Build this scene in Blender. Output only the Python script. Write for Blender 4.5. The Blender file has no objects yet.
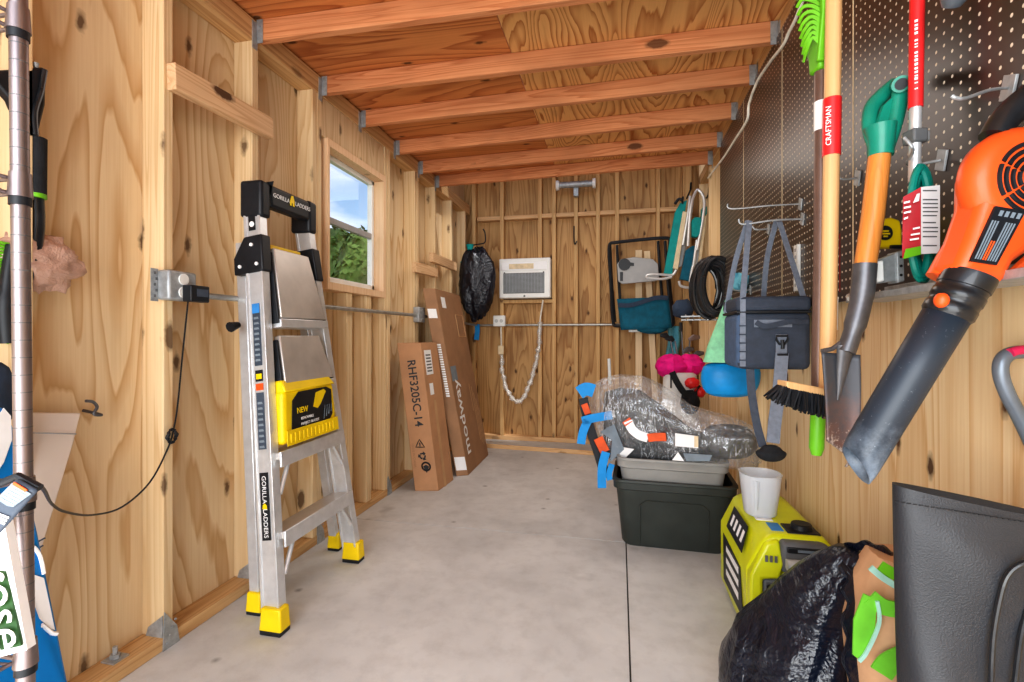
import bpy, bmesh, math, random
from mathutils import Vector, Matrix, noise
random.seed(7)
SC = bpy.context.scene
COL = SC.collection
V = Vector
# ------------------------------------------------------------------ survey of the room (camera station at 0,0)
F = 490.0; TH = math.atan(107 / 490); CS, CC = math.sin(TH), math.cos(TH); CH = 1.065
def ray(u, v):
    r = (u - 512) / F
    return V((-CS + r * CC, CC + r * CS, (335 - v) / F))
def PX(u, v, x):
    d = ray(u, v); k = x / d.x; return V((x, k * d.y, CH + k * d.z))
def PY(u, v, y):
    d = ray(u, v); k = y / d.y; return V((k * d.x, y, CH + k * d.z))
def PD(u, v, k):
    d = ray(u, v); return V((k * d.x, k * d.y, CH + k * d.z))
RIGHT = V((CC, CS, 0)); FWD = V((-CS, CC, 0)); UP = V((0, 0, 1))

# ------------------------------------------------------------------ colours and materials
def lin(c):
    c = c / 255.0
    return c / 12.92 if c <= .04045 else ((c + .055) / 1.055) ** 2.4
def rgb(r, g, b): return (lin(r), lin(g), lin(b), 1)
class NT:
    def __init__(s, name):
        s.m = bpy.data.materials.new(name); s.m.use_nodes = True
        s.t = s.m.node_tree; s.b = s.t.nodes['Principled BSDF']; s.out = s.t.nodes['Material Output']
    def n(s, typ, **kw):
        x = s.t.nodes.new('ShaderNode' + typ)
        for k, v in kw.items(): setattr(x, k, v)
        return x
    def l(s, a, b): s.t.links.new(a, b)
    def math(s, op, a, b=None, c=None, clamp=False):
        x = s.n('Math', operation=op, use_clamp=clamp)
        for i, q in enumerate((a, b, c)):
            if q is None: continue
            if isinstance(q, (int, float)): x.inputs[i].default_value = q
            else: s.l(q, x.inputs[i])
        return x.outputs[0]
    def mix(s, f, a, b, mode='MIX'):
        x = s.n('MixRGB', blend_type=mode)
        for i, q in enumerate((f, a, b)):
            if isinstance(q, (int, float)): x.inputs[i].default_value = q
            elif isinstance(q, tuple): x.inputs[i].default_value = q
            else: s.l(q, x.inputs[i])
        return x.outputs[0]
    def ramp(s, f, stops):
        x = s.n('ValToRGB'); e = x.color_ramp.elements
        while len(e) < len(stops): e.new(.5)
        for k, (p, c) in zip(e, stops): k.position = p; k.color = c if len(c) == 4 else (*c, 1)
        s.l(f, x.inputs[0]); return x.outputs[0]
    def coord(s, scale=(1, 1, 1), rnd=True):
        tc = s.n('TexCoord'); mp = s.n('Mapping'); mp.inputs['Scale'].default_value = scale
        v = tc.outputs['Object']
        if rnd:
            oi = s.n('ObjectInfo'); ad = s.n('VectorMath', operation='ADD')
            k = s.math('MULTIPLY', oi.outputs['Random'], 37.0)
            cb = s.n('CombineXYZ')
            for i in range(3): s.l(k, cb.inputs[i])
            s.l(v, ad.inputs[0]); s.l(cb.outputs[0], ad.inputs[1]); v = ad.outputs[0]
        s.l(v, mp.inputs['Vector']); return mp.outputs[0]
    def noise(s, vec, scale, detail=3, rough=.5, dist=0):
        x = s.n('TexNoise'); s.l(vec, x.inputs['Vector'])
        x.inputs['Scale'].default_value = scale; x.inputs['Detail'].default_value = detail
        x.inputs['Roughness'].default_value = rough; x.inputs['Distortion'].default_value = dist
        return x.outputs['Fac']
    def bump(s, h, strength=.2, dist=.01):
        x = s.n('Bump'); x.inputs['Strength'].default_value = strength; x.inputs['Distance'].default_value = dist
        s.l(h, x.inputs['Height']); s.l(x.outputs[0], s.b.inputs['Normal'])
    def fin(s, col=None, rough=.5, metal=0, spec=.5):
        if col is not None:
            if isinstance(col, tuple): s.b.inputs['Base Color'].default_value = col
            else: s.l(col, s.b.inputs['Base Color'])
        if isinstance(rough, (int, float)): s.b.inputs['Roughness'].default_value = rough
        else: s.l(rough, s.b.inputs['Roughness'])
        s.b.inputs['Metallic'].default_value = metal
        s.b.inputs['Specular IOR Level'].default_value = spec
        return s.m
W4 = (1, 1, 1, 1); K4 = (0, 0, 0, 1)
def plain(name, c, rough=.5, metal=0, var=.12, vs=14, bump=0, bs=60, spec=.4, coat=0):
    t = NT(name); vec = t.coord()
    n = t.noise(vec, vs, 4, .6)
    d = tuple(q * (1 - 2 * var) for q in c[:3]) + (1,)
    e = tuple(min(1, q * (1 + var)) for q in c[:3]) + (1,)
    col = t.ramp(n, [(.3, d), (.7, e)])
    if bump: t.bump(t.noise(vec, bs, 3), bump, .004)
    if coat: t.b.inputs['Coat Weight'].default_value = coat
    r = t.math('MULTIPLY_ADD', n, .16, rough - .08)
    return t.fin(col, r, metal, spec)
def wood(name, light, dark, axis='z', cross=(9, .9), freq=22, amt=.6, knots=.5, fine=.35, rough=.62, stain=.0, big=1.0, knotscale=1.0, flat=''):
    """lumber and plywood: contour-like growth rings stretched along the grain, fine fibre and knots"""
    t = NT(name); a, b = cross
    def sc(k, l): return tuple(l if q == axis else k for q in 'xyz')
    v1 = t.coord(sc(a, b)); v2 = t.coord(sc(170, 3.5)); v3 = t.coord(tuple(0 if q == flat else k for q, k in zip('xyz', sc(6, 2.6)))); v4 = t.coord((1, 1, 1))
    n = t.noise(v1, .55 * big, 1.5, .45, .55)
    n = t.math('ADD', n, t.math('MULTIPLY', t.noise(t.coord(sc(a * 7, b * 3)), .8, 2, .5), .035))
    s = t.math('FRACT', t.math('MULTIPLY', n, freq * 1.35))
    s = t.ramp(s, [(0, K4), (.45, (.12, .12, .12, 1)), (.8, (.7, .7, .7, 1)), (.9, W4), (.99, K4)])
    f = t.noise(v2, 1, 2, .5)
    broad = t.noise(v4, 1.6, 2, .5)
    col = t.mix(t.math('MULTIPLY', s, amt), light, dark)
    col = t.mix(t.math('MULTIPLY', t.ramp(f, [(.4, K4), (.72, W4)]), fine), col, dark)
    dk = tuple(q * .72 for q in light[:3]) + (1,)
    col = t.mix(t.math('MULTIPLY', t.ramp(broad, [(.42, K4), (.75, W4)]), .45), col, dk)
    if stain:
        st = t.noise(t.coord(sc(3, 1)), 1.3, 3, .6)
        col = t.mix(t.math('MULTIPLY', t.ramp(st, [(.5, K4), (.68, W4)]), stain), col, tuple(q * .45 for q in dark[:3]) + (1,))
    if knots:
        vo = t.n('TexVoronoi')
        if flat:
            vo.voronoi_dimensions = '2D'; sp = t.n('SeparateXYZ'); cb = t.n('CombineXYZ'); t.l(v3, sp.inputs[0])
            for i, q in enumerate([q for q in 'xyz' if q != flat]): t.l(sp.outputs[q.upper()], cb.inputs[i])
            v3 = cb.outputs[0]
        vo.inputs['Scale'].default_value = 1.0 * knotscale; t.l(v3, vo.inputs['Vector'])
        wob = t.math('ADD', vo.outputs['Distance'], t.math('MULTIPLY', t.noise(v4, 40, 2), .08))
        e = .0 if flat else .07
        kf = t.ramp(wob, [(.075 + e, W4), (.092 + e, (.55, .55, .55, 1)), (.13 + e, K4)])
        sc_ = t.n('SeparateColor'); t.l(vo.outputs['Color'], sc_.inputs[0]); kf = t.math('MULTIPLY', kf, t.math('GREATER_THAN', sc_.outputs[0], .5 if flat else .2))
        col = t.mix(t.math('MULTIPLY', kf, knots), col, (.075, .03, .012, 1))
    t.bump(f, .12, .003)
    return t.fin(col, rough, 0, .3)

M = {}
M['ply_left'] = wood('plywood_light', rgb(232, 208, 170), rgb(196, 154, 104), 'z', (3.0, .6), 21, .85, .85, .2, flat='x', knotscale=.8)
M['ply_header'] = wood('plywood_header', rgb(230, 204, 164), rgb(194, 152, 106), 'z', (6, .9), 14, .7, .7, .2, flat='x', knotscale=.8)
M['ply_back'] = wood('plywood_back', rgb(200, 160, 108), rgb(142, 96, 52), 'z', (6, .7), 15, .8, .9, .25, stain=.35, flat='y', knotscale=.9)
M['ply_right'] = wood('plywood_right', rgb(240, 214, 172), rgb(212, 166, 110), 'z', (8, .4), 15, .8, .95, .25, knotscale=.95, flat='x')
M['stud'] = wood('stud_pine', rgb(236, 210, 168), rgb(202, 160, 108), 'z', (16, .5), 10, .65, .8, .22)
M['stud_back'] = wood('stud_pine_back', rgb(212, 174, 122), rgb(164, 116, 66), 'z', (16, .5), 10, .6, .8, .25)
M['plate'] = wood('plate_pine', rgb(220, 182, 132), rgb(176, 126, 76), 'y', (14, .5), 12, .7, .5, .3)
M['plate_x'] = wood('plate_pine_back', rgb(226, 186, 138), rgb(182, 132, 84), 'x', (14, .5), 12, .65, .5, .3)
M['block'] = wood('block_fir', rgb(232, 196, 154), rgb(192, 142, 98), 'y', (16, .6), 12, .6, .95, .25)
M['jamb'] = wood('window_jamb_pine', rgb(240, 206, 168), rgb(216, 168, 122), 'z', (16, .5), 10, .5, .4, .2)
M['joist'] = wood('joist_fir', rgb(230, 162, 114), rgb(184, 104, 60), 'x', (18, .6), 12, .7, .8, .3, stain=.35)
M['deck_r'] = wood('deck_plywood_pale', rgb(236, 184, 120), rgb(170, 98, 46), 'y', (7, 1.3), 15, 1.0, .15, .12)
M['deck_l'] = wood('deck_plywood_red', rgb(218, 146, 88), rgb(156, 80, 40), 'x', (5, .8), 14, .85, .9, .25, flat='z')
M['shaft'] = wood('ash_shaft', rgb(224, 180, 128), rgb(198, 146, 92), 'z', (40, 1), 8, .35, 0, .3, rough=.4)
M['shaft_orange'] = wood('varnished_shaft', rgb(224, 146, 72), rgb(190, 104, 44), 'z', (40, 1), 8, .4, 0, .3, rough=.3)
M['lath'] = wood('pale_board', rgb(240, 214, 176), rgb(216, 180, 136), 'z', (18, .6), 9, .4, .2, .2)
M['galv'] = plain('galvanised_steel', rgb(176, 180, 182), .45, .4, .15, 40)
M['conduit'] = plain('conduit_steel', rgb(176, 176, 172), .4, .6, .1, 30)
M['chrome'] = plain('shelf_chrome', rgb(150, 138, 138), .4, .85, .06, 6)
M['alu'] = plain('ladder_aluminium', rgb(222, 224, 226), .34, .55, .06, 20)
M['alu_brushed'] = plain('step_aluminium', rgb(206, 200, 194), .36, .55, .1, 5)
M['black'] = plain('black_plastic', rgb(30, 33, 38), .45, 0, .15, 20)
M['black_soft'] = plain('black_fabric', rgb(36, 38, 42), .85, 0, .2, 60, .3, 300)
M['black_gloss'] = plain('black_tube', rgb(34, 36, 40), .3, 0, .2, 20, coat=.3)
M['navy'] = plain('navy_fabric', rgb(52, 66, 86), .8, 0, .1, 40, .3, 400)
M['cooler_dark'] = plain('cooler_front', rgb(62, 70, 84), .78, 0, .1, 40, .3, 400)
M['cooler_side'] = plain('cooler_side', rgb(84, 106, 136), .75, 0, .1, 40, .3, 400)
M['strap'] = plain('grey_webbing', rgb(126, 134, 148), .8, 0, .1, 60, .2, 500)
M['strap_dk'] = plain('dark_webbing', rgb(84, 92, 106), .8, 0, .1, 60, .2, 500)
M['yellow'] = plain('yellow_plastic', rgb(246, 212, 14), .4, 0, .06, 8)
M['lime_y'] = plain('generator_yellow', rgb(216, 222, 26), .38, 0, .06, 8, coat=.2)
M['gen_grey'] = plain('generator_grey', rgb(104, 106, 108), .5, 0, .1, 12)
M['gen_pale'] = plain('handle_grey', rgb(196, 198, 196), .5, 0, .05, 12)
M['lime'] = plain('lime_plastic', rgb(112, 188, 38), .42, 0, .08, 9)
M['lime_cloth'] = plain('lime_tape', rgb(116, 198, 56), .6, 0, .1, 12)
M['mint'] = plain('mint_trim', rgb(176, 222, 206), .6)
M['brown_pole'] = plain('brown_pole', rgb(122, 98, 88), .35, .3, .08, 30)
M['red'] = plain('red_coating', rgb(222, 44, 46), .38, 0, .06, 9)
M['crimson'] = plain('red_card', rgb(178, 28, 40), .5, 0, .08, 20)
M['teal'] = plain('teal_plastic', rgb(20, 138, 116), .35, 0, .1, 12, coat=.2)
M['teal_cord'] = plain('green_cord', rgb(10, 136, 122), .4, 0, .1, 30)
M['teal_cloth'] = plain('teal_canvas', rgb(14, 150, 148), .75, 0, .1, 20, .2, 300)
M['teal_dk'] = plain('dark_teal_canvas', rgb(14, 96, 120), .8, 0, .15, 20, .2, 300)
M['aqua'] = plain('aqua_cloth', rgb(110, 184, 204), .85, 0, .12, 20)
M['orange'] = plain('orange_plastic', rgb(236, 92, 34), .4, 0, .06, 8, coat=.15)
M['orange2'] = plain('orange_strap', rgb(240, 96, 40), .55)
M['white'] = plain('white_plastic', rgb(238, 238, 234), .45, 0, .03, 10)
M['label'] = plain('label_white', rgb(244, 244, 244), .5, 0, .02, 20)
M['cream'] = plain('cream_panel', rgb(226, 214, 204), .55, 0, .03, 5)
M['grey_panel'] = plain('grey_panel', rgb(164, 164, 164), .5, 0, .05, 12)
M['grille'] = plain('grille_grey', rgb(150, 154, 156), .5, 0, .06, 12)
M['card'] = plain('cardboard', rgb(190, 144, 106), .75, 0, .07, 7)
M['card_dk'] = plain('cardboard_dark', rgb(164, 122, 90), .75, 0, .08, 7)  # darker brown, used for the printed origin lettering
M['card_b'] = plain('cardboard_tan', rgb(162, 124, 92), .75, 0, .08, 7)
M['card_edge'] = plain('cardboard_edge', rgb(200, 160, 118), .75, 0, .08, 7)
M['paperbag'] = plain('brown_paper', rgb(208, 164, 126), .75, 0, .08, 9, .2, 40)
M['tote'] = plain('dark_green_tote', rgb(54, 58, 54), .5, 0, .1, 10, .05, 80)
M['grey_bin'] = plain('grey_bin_plastic', rgb(150, 148, 144), .5, 0, .05, 10)
M['bluebag'] = plain('blue_nylon', rgb(16, 152, 226), .5, 0, .12, 9, .3, 30)
M['meshgreen'] = plain('mint_mesh', rgb(150, 224, 180), .6, 0, .12, 30, .3, 200)
M['bluetape'] = plain('blue_tape', rgb(30, 150, 224), .55, 0, .06, 20)
M['blueboard'] = plain('blue_board', rgb(0, 128, 206), .4, 0, .05, 5)
M['pink'] = plain('pink_cloth', rgb(240, 20, 140), .7, 0, .12, 20, .3, 60)
M['pinkgrip'] = plain('pink_grip', rgb(206, 40, 90), .5)
M['steel'] = plain('dull_steel', rgb(112, 112, 116), .42, .7, .15, 14)
M['greyhandle'] = plain('grey_handle', rgb(116, 124, 134), .35, .4, .08, 12)
M['wire'] = plain('white_cable', rgb(232, 226, 212), .5)
M['tanplastic'] = None
M['sign_green'] = plain('sign_green', rgb(44, 84, 40), .45, 0, .1, 8)
M['tag_grey'] = plain('dark_tag', rgb(70, 80, 94), .5)
M['tag_pale'] = plain('pale_print', rgb(128, 140, 150), .6)
M['skyblue_lbl'] = plain('blue_print', rgb(60, 140, 210), .5)
M['slats'] = plain('pale_slat', rgb(226, 206, 170), .5)
M['grass'] = plain('grass', rgb(108, 132, 62), .9, 0, .3, 3)
M['bark'] = plain('bark', rgb(96, 78, 60), .9)
M['leaf'] = plain('leaves', rgb(112, 138, 62), .7, 0, .4, 1.2)
M['leaf2'] = plain('leaves_dark', rgb(84, 112, 48), .7, 0, .4, 1.2)
# shovel blade: grey steel, rusty and scuffed towards the tip
t = NT('shovel_steel'); v = t.coord((1, 1, 1), False); n = t.noise(v, 30, 5, .65); n2 = t.noise(v, 110, 3, .7)
sx = t.n('SeparateXYZ'); t.l(v, sx.inputs[0])
g = t.math('MULTIPLY_ADD', sx.outputs['Z'], -4.5, 1.15)
col = t.mix(t.math('MULTIPLY', t.ramp(t.math('MULTIPLY', g, n), [(.2, K4), (.5, W4)]), .75), rgb(84, 86, 92), rgb(128, 92, 80))
col = t.mix(t.ramp(t.math('MULTIPLY', g, n2), [(.5, K4), (.6, W4)]), col, rgb(186, 170, 160)); M['blade'] = t.fin(col, .5, .35)
# blower tube: black, dusty at its mouth
t = NT('dusty_black_tube'); v = t.coord((1, 1, 1), False); n = t.noise(v, 26, 5, .7); n2 = t.noise(v, 160, 3, .7)
sx = t.n('SeparateXYZ'); t.l(v, sx.inputs[0]); g = t.math('MULTIPLY_ADD', sx.outputs['Z'], -6.5, 1.0, clamp=True)
col = t.mix(t.math('MULTIPLY', t.ramp(t.math('MULTIPLY', n, g), [(.2, K4), (.62, W4)]), .8), rgb(40, 50, 62), rgb(136, 150, 166))
col = t.mix(t.math('MULTIPLY', t.ramp(n2, [(.66, K4), (.74, W4)]), .6), col, rgb(140, 150, 160)); M['dustytube'] = t.fin(col, .42)
# glossy creased black polythene
def polythene(name, c, sc=9, st=.6, rough=.22, tr=0):
    t = NT(name); v = t.coord((1, 1, 1)); a = t.noise(v, sc, 4, .6, 1.2); b = t.noise(v, sc * 9, 3, .6, .4)
    h = t.math('ADD', t.math('ABSOLUTE', t.math('SUBTRACT', a, .5)), t.math('MULTIPLY', b, .12))
    t.bump(h, st, .05); m = t.fin(c, rough, 0, .6)
    if tr: t.b.inputs['Alpha'].default_value = tr
    return m
M['binbag'] = polythene('black_polythene', rgb(16, 22, 36), 4.5, .8, .28)
M['binbag2'] = polythene('navy_polythene', rgb(14, 18, 30), 7, .6, .26)
M['pinkbag'] = polythene('thin_tan_plastic', rgb(206, 168, 150), 14, .4, .35, .86)
M['darkvinyl'] = plain('grey_black_canvas', rgb(45, 47, 52), .46, 0, .1, 9, .25, 420, .5)
# clear sheet
def clear(name, base, alpha, gloss, sc=(26, 26, 5)):
    t = NT(name)
    a = t.noise(t.coord(sc), 1, 3, .55, 1.6); b = t.noise(t.coord((7, 7, 4)), 1, 3, .5, .8)
    h = t.math('ABSOLUTE', t.math('SUBTRACT', a, .5))
    bp = t.n('Bump'); bp.inputs['Strength'].default_value = .5; bp.inputs['Distance'].default_value = .03; t.l(t.math('ADD', h, b), bp.inputs['Height'])
    tr = t.n('BsdfTransparent'); gl = t.n('BsdfGlossy'); gl.inputs['Roughness'].default_value = .2; df = t.n('BsdfDiffuse'); df.inputs['Color'].default_value = base
    gl.inputs['Color'].default_value = (.95, .97, 1, 1); t.l(bp.outputs[0], gl.inputs['Normal'])
    sheen_lines = t.math('MULTIPLY', t.ramp(h, [(.0, W4), (.035, K4)]), t.ramp(b, [(.45, K4), (.65, W4)]))  # white diffuse streaks paint highlights onto the creases
    m1 = t.n('MixShader'); t.l(t.math('MULTIPLY_ADD', sheen_lines, gloss, alpha), m1.inputs[0]); t.l(tr.outputs[0], m1.inputs[1]); t.l(df.outputs[0], m1.inputs[2])
    m2 = t.n('MixShader'); m2.inputs[0].default_value = .10; t.l(m1.outputs[0], m2.inputs[1]); t.l(gl.outputs[0], m2.inputs[2])
    t.l(m2.outputs[0], t.out.inputs['Surface']); return t.m
M['film'] = clear('clear_plastic_sheet', (.86, .88, .9, 1), .10, .75)
M['sleeve'] = clear('clear_sleeve', (.9, .88, .84, 1), .3, .3)
t = NT('frosted_plastic'); t.b.inputs['Transmission Weight'].default_value = .35; M['frost'] = t.fin(rgb(236, 240, 246), .4); t.b.inputs['Alpha'].default_value = .8
t = NT('window_glass'); tr = t.n('BsdfTransparent'); gl = t.n('BsdfGlossy'); gl.inputs['Roughness'].default_value = .02
ms = t.n('MixShader'); ms.inputs[0].default_value = .05; t.l(tr.outputs[0], ms.inputs[1]); t.l(gl.outputs[0], ms.inputs[2]); t.l(ms.outputs[0], t.out.inputs['Surface']); M['glass'] = t.m
# concrete
t = NT('concrete'); v = t.coord((1, 1, 1), False)
a = t.noise(v, 1.7, 4, .6, .3); b = t.noise(v, 11, 5, .65); c = t.noise(v, 120, 2, .6); st = t.noise(v, 3.1, 3, .55)
col = t.ramp(a, [(.3, rgb(192, 192, 192)), (.7, rgb(224, 224, 223))])
col = t.mix(t.math('MULTIPLY', t.ramp(b, [(.45, K4), (.75, W4)]), .28), col, rgb(150, 146, 142))
col = t.mix(t.math('MULTIPLY', t.ramp(st, [(.66, K4), (.74, W4)]), .35), col, rgb(120, 114, 110))
vo = t.n('TexVoronoi'); vo.voronoi_dimensions = '2D'; vo.inputs['Scale'].default_value = 2.6; t.l(v, vo.inputs['Vector'])
dd = t.math('ADD', vo.outputs['Distance'], t.math('MULTIPLY', b, .09))
sc_ = t.n('SeparateColor'); t.l(vo.outputs['Color'], sc_.inputs[0])
col = t.mix(t.math('MULTIPLY', t.math('MULTIPLY', t.ramp(dd, [(.05, W4), (.095, K4)]), t.math('GREATER_THAN', sc_.outputs[0], .6)), .6), col, rgb(96, 90, 88))
t.bump(t.math('ADD', b, c), .1, .004); M['concrete'] = t.fin(col, .62)
M['joint'] = plain('slab_joint', rgb(92, 90, 86), .9)
# pegboard: dark brown gloss with a one inch grid of pale holes
t = NT('pegboard_brown'); v = t.coord((1, 1, 1), False); sx = t.n('SeparateXYZ'); t.l(v, sx.inputs[0])
def cell(o): return t.math('SUBTRACT', t.math('FRACT', t.math('MULTIPLY', o, 1 / .0254)), .5)
cy, cz = cell(sx.outputs['Y']), cell(sx.outputs['Z'])
r2 = t.math('ADD', t.math('MULTIPLY', cy, cy), t.math('MULTIPLY', cz, cz))
hole = t.math('LESS_THAN', r2, .0185)
col = t.mix(hole, t.ramp(t.noise(v, 3, 3), [(.3, rgb(46, 36, 32)), (.7, rgb(70, 54, 46))]), rgb(232, 220, 200))
M['peg'] = t.fin(col, t.math('MULTIPLY_ADD', hole, .5, .3), 0, .5)

# ------------------------------------------------------------------ mesh building
class MB:
    def __init__(s): s.bm = bmesh.new(); s.mi = 0
    def f(s, vs):
        try:
            q = s.bm.faces.new(vs); q.material_index = s.mi; return q
        except ValueError: pass
    def hexa(s, p):
        v = [s.bm.verts.new(q) for q in p]
        for a in ((0, 3, 2, 1), (4, 5, 6, 7), (0, 1, 5, 4), (1, 2, 6, 5), (2, 3, 7, 6), (3, 0, 4, 7)): s.f([v[i] for i in a])
        return s
    def box(s, x0, x1, y0, y1, z0, z1):
        return s.hexa([(x0, y0, z0), (x1, y0, z0), (x1, y1, z0), (x0, y1, z0), (x0, y0, z1), (x1, y0, z1), (x1, y1, z1), (x0, y1, z1)])
    def obox(s, c, ax, ay, az):
        """oriented box: centre and three half-axis vectors"""
        c = V(c); ax, ay, az = V(ax), V(ay), V(az)
        return s.hexa([c - ax - ay - az, c + ax - ay - az, c + ax + ay - az, c - ax + ay - az, c - ax - ay + az, c + ax - ay + az, c + ax + ay + az, c - ax + ay + az])
    def prism(s, pts, vec):
        vec = V(vec); a = [s.bm.verts.new(p) for p in pts]; b = [s.bm.verts.new(V(p) + vec) for p in pts]
        s.f(list(reversed(a))); s.f(b); n = len(a)
        for i in range(n): s.f([a[i], a[(i + 1) % n], b[(i + 1) % n], b[i]])
        return s
    def loft(s, rings, caps=True, closed=True):
        R = [[s.bm.verts.new(p) for p in r] for r in rings]; n = len(R[0])
        for a, b in zip(R, R[1:]):
            for i in range(n if closed else n - 1): s.f([a[i], a[(i + 1) % n], b[(i + 1) % n], b[i]])
        if caps and closed: s.f(list(reversed(R[0]))); s.f(R[-1])
        return s
    def tube(s, pts, r, n=10, caps=True, closed=False, flat=1.0):
        P = [V(p) for p in pts]; k = len(P); rs = r if isinstance(r, (list, tuple)) else [r] * k
        up = None; rings = []
        for i in range(k):
            if closed: d = P[(i + 1) % k] - P[i - 1]
            else: d = P[min(i + 1, k - 1)] - P[max(i - 1, 0)]
            d.normalize()
            if up is None:
                up = V((0, 0, 1)) if abs(d.z) < .9 else V((1, 0, 0))
            up = (up - d * up.dot(d)).normalized(); sd = d.cross(up)
            rings.append([P[i] + (up * math.cos(2 * math.pi * j / n) + sd * math.sin(2 * math.pi * j / n) * flat) * rs[i] for j in range(n)])
        if closed: rings.append(rings[0])
        if closed:
            R = [[s.bm.verts.new(p) for p in q] for q in rings[:-1]]; R.append(R[0])
            for a, b in zip(R, R[1:]):
                for j in range(n): s.f([a[j], a[(j + 1) % n], b[(j + 1) % n], b[j]])
            return s
        return s.loft(rings, caps)
    def ribbon(s, pts, w, wdir, t=.002):
        P = [V(p) for p in pts]; k = len(P); R = []
        for i in range(k):
            d = (P[min(i + 1, k - 1)] - P[max(i - 1, 0)]).normalized()
            wd = wdir[i] if isinstance(wdir, list) else wdir
            wd = V(wd); wd = (wd - d * wd.dot(d)).normalized(); nn = d.cross(wd)
            ww = (w[i] if isinstance(w, (list, tuple)) else w) / 2
            R.append([P[i] - wd * ww - nn * t / 2, P[i] + wd * ww - nn * t / 2, P[i] + wd * ww + nn * t / 2, P[i] - wd * ww + nn * t / 2])
        return s.loft(R)
    def blob(s, c, rad, n=24, m=14, fn=None, rot=None):
        c = V(c); R = []
        for i in range(1, m):
            ph = math.pi * i / m; R.append([])
            for j in range(n):
                th = 2 * math.pi * j / n
                d = V((math.sin(ph) * math.cos(th), math.sin(ph) * math.sin(th), -math.cos(ph)))
                k = fn(d) if fn else 1
                p = V((d.x * rad[0], d.y * rad[1], d.z * rad[2])) * k
                if rot: p = rot @ p
                R[-1].append(c + p)
        return s.loft(R)
    def grid(s, nu, nv, fn):
        G = [[s.bm.verts.new(fn(i / nu, j / nv)) for i in range(nu + 1)] for j in range(nv + 1)]
        for j in range(nv):
            for i in range(nu): s.f([G[j][i], G[j][i + 1], G[j + 1][i + 1], G[j + 1][i]])
        return s
OFF = {}
def tagit(o, label=None, cat=None, group=None, kind=None):
    if label: o['label'] = label
    if cat: o['category'] = cat
    if group: o['group'] = group
    if kind: o['kind'] = kind
    return o
def root(name, loc, label, cat, group=None):
    e = bpy.data.objects.new(name, None); COL.objects.link(e); e.location = loc; e.empty_display_size = .04
    OFF[e.name] = V(loc); return tagit(e, label, cat, group)
def obj(name, mb, mat, parent=None, smooth=True, bevel=0, bseg=2, sub=0, solid=0, origin=None, label=None, angle=40):
    bm = mb.bm; bmesh.ops.remove_doubles(bm, verts=bm.verts, dist=1e-6); bmesh.ops.recalc_face_normals(bm, faces=bm.faces)
    if parent is not None: off = OFF[parent.name]
    elif origin is not None: off = V(origin)
    else: off = V((0, 0, 0))
    bmesh.ops.translate(bm, verts=bm.verts, vec=-off)
    me = bpy.data.meshes.new(name); bm.to_mesh(me); bm.free()
    for q in (mat if isinstance(mat, list) else [mat]): me.materials.append(M[q] if isinstance(q, str) else q)
    if smooth:
        for p in me.polygons: p.use_smooth = True
        me.set_sharp_from_angle(angle=math.radians(angle))
    o = bpy.data.objects.new(name, me); COL.objects.link(o)
    if parent is not None: o.parent = parent
    else: o.location = off
    OFF[o.name] = off
    if sub:
        q = o.modifiers.new('s', 'SUBSURF'); q.levels = q.render_levels = sub
    if solid:
        q = o.modifiers.new('t', 'SOLIDIFY'); q.thickness = solid; q.offset = 0
    if bevel:
        q = o.modifiers.new('b', 'BEVEL'); q.width = bevel; q.segments = bseg; q.limit_method = 'ANGLE'; q.angle_limit = math.radians(35)
    if label: o['label'] = label
    return o
def thing(name, mb, mat, label, cat, group=None, **kw):
    zs = [v.co.z for v in mb.bm.verts]; n = len(zs)
    c = V((sum(v.co.x for v in mb.bm.verts) / n, sum(v.co.y for v in mb.bm.verts) / n, min(zs)))
    o = obj(name, mb, mat, None, origin=c, **kw); return tagit(o, label, cat, group)
def struct(name, mb, mat, parent=None, **kw):
    o = obj(name, mb, mat, parent, **kw)
    if parent is None: o['kind'] = 'structure'
    return o
def text(body, size, at, xd, yd, mat, parent, name='lettering', shear=0, align='CENTER', bold=.0):
    cu = bpy.data.curves.new('t', 'FONT'); cu.body = body; cu.size = size; cu.align_x = align; cu.align_y = 'CENTER'; cu.shear = shear; cu.offset = bold; cu.extrude = .0004; cu.resolution_u = 3
    to = bpy.data.objects.new('t', cu); COL.objects.link(to)
    bpy.context.view_layer.update()
    me = bpy.data.meshes.new_from_object(to.evaluated_get(bpy.context.evaluated_depsgraph_get()))
    bpy.data.objects.remove(to); bpy.data.curves.remove(cu)
    xd = V(xd).normalized(); yd = V(yd); yd = (yd - xd * yd.dot(xd)).normalized(); zd = xd.cross(yd)
    mt = Matrix((xd, yd, zd)).transposed().to_4x4(); mt.translation = V(at) + zd * .0008 - OFF[parent.name]
    me.transform(mt); me.materials.clear(); me.materials.append(M[mat]); me.name = name
    o = bpy.data.objects.new(name, me); COL.objects.link(o); o.parent = parent; OFF[o.name] = OFF[parent.name]; return o
def curve_pts(ctrl, n=8):
    """Catmull-Rom through control points"""
    P = [V(p) for p in ctrl]; out = []
    for i in range(len(P) - 1):
        p0 = P[max(i - 1, 0)]; p1 = P[i]; p2 = P[i + 1]; p3 = P[min(i + 2, len(P) - 1)]
        for k in range(n):
            t = k / n
            out.append(.5 * ((2 * p1) + (p2 - p0) * t + (2 * p0 - 5 * p1 + 4 * p2 - p3) * t * t + (3 * p1 - p0 - 3 * p2 + p3) * t ** 3))
    out.append(P[-1]); return out
def nz(p, s, seed=0): return noise.noise(V(p) * s + V((seed * 7.3, seed * 3.1, seed * 5.7)))

# ------------------------------------------------------------------ room shell
XL, XS = -1.50, -1.589           # stud face and sheathing of the left wall
YB, YBS = 4.84, 4.93             # the same for the back wall
XR, XRL, XRS = .66, .70, .749    # right wall: stud face, lining, sheathing
TOP = 2.95
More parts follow.
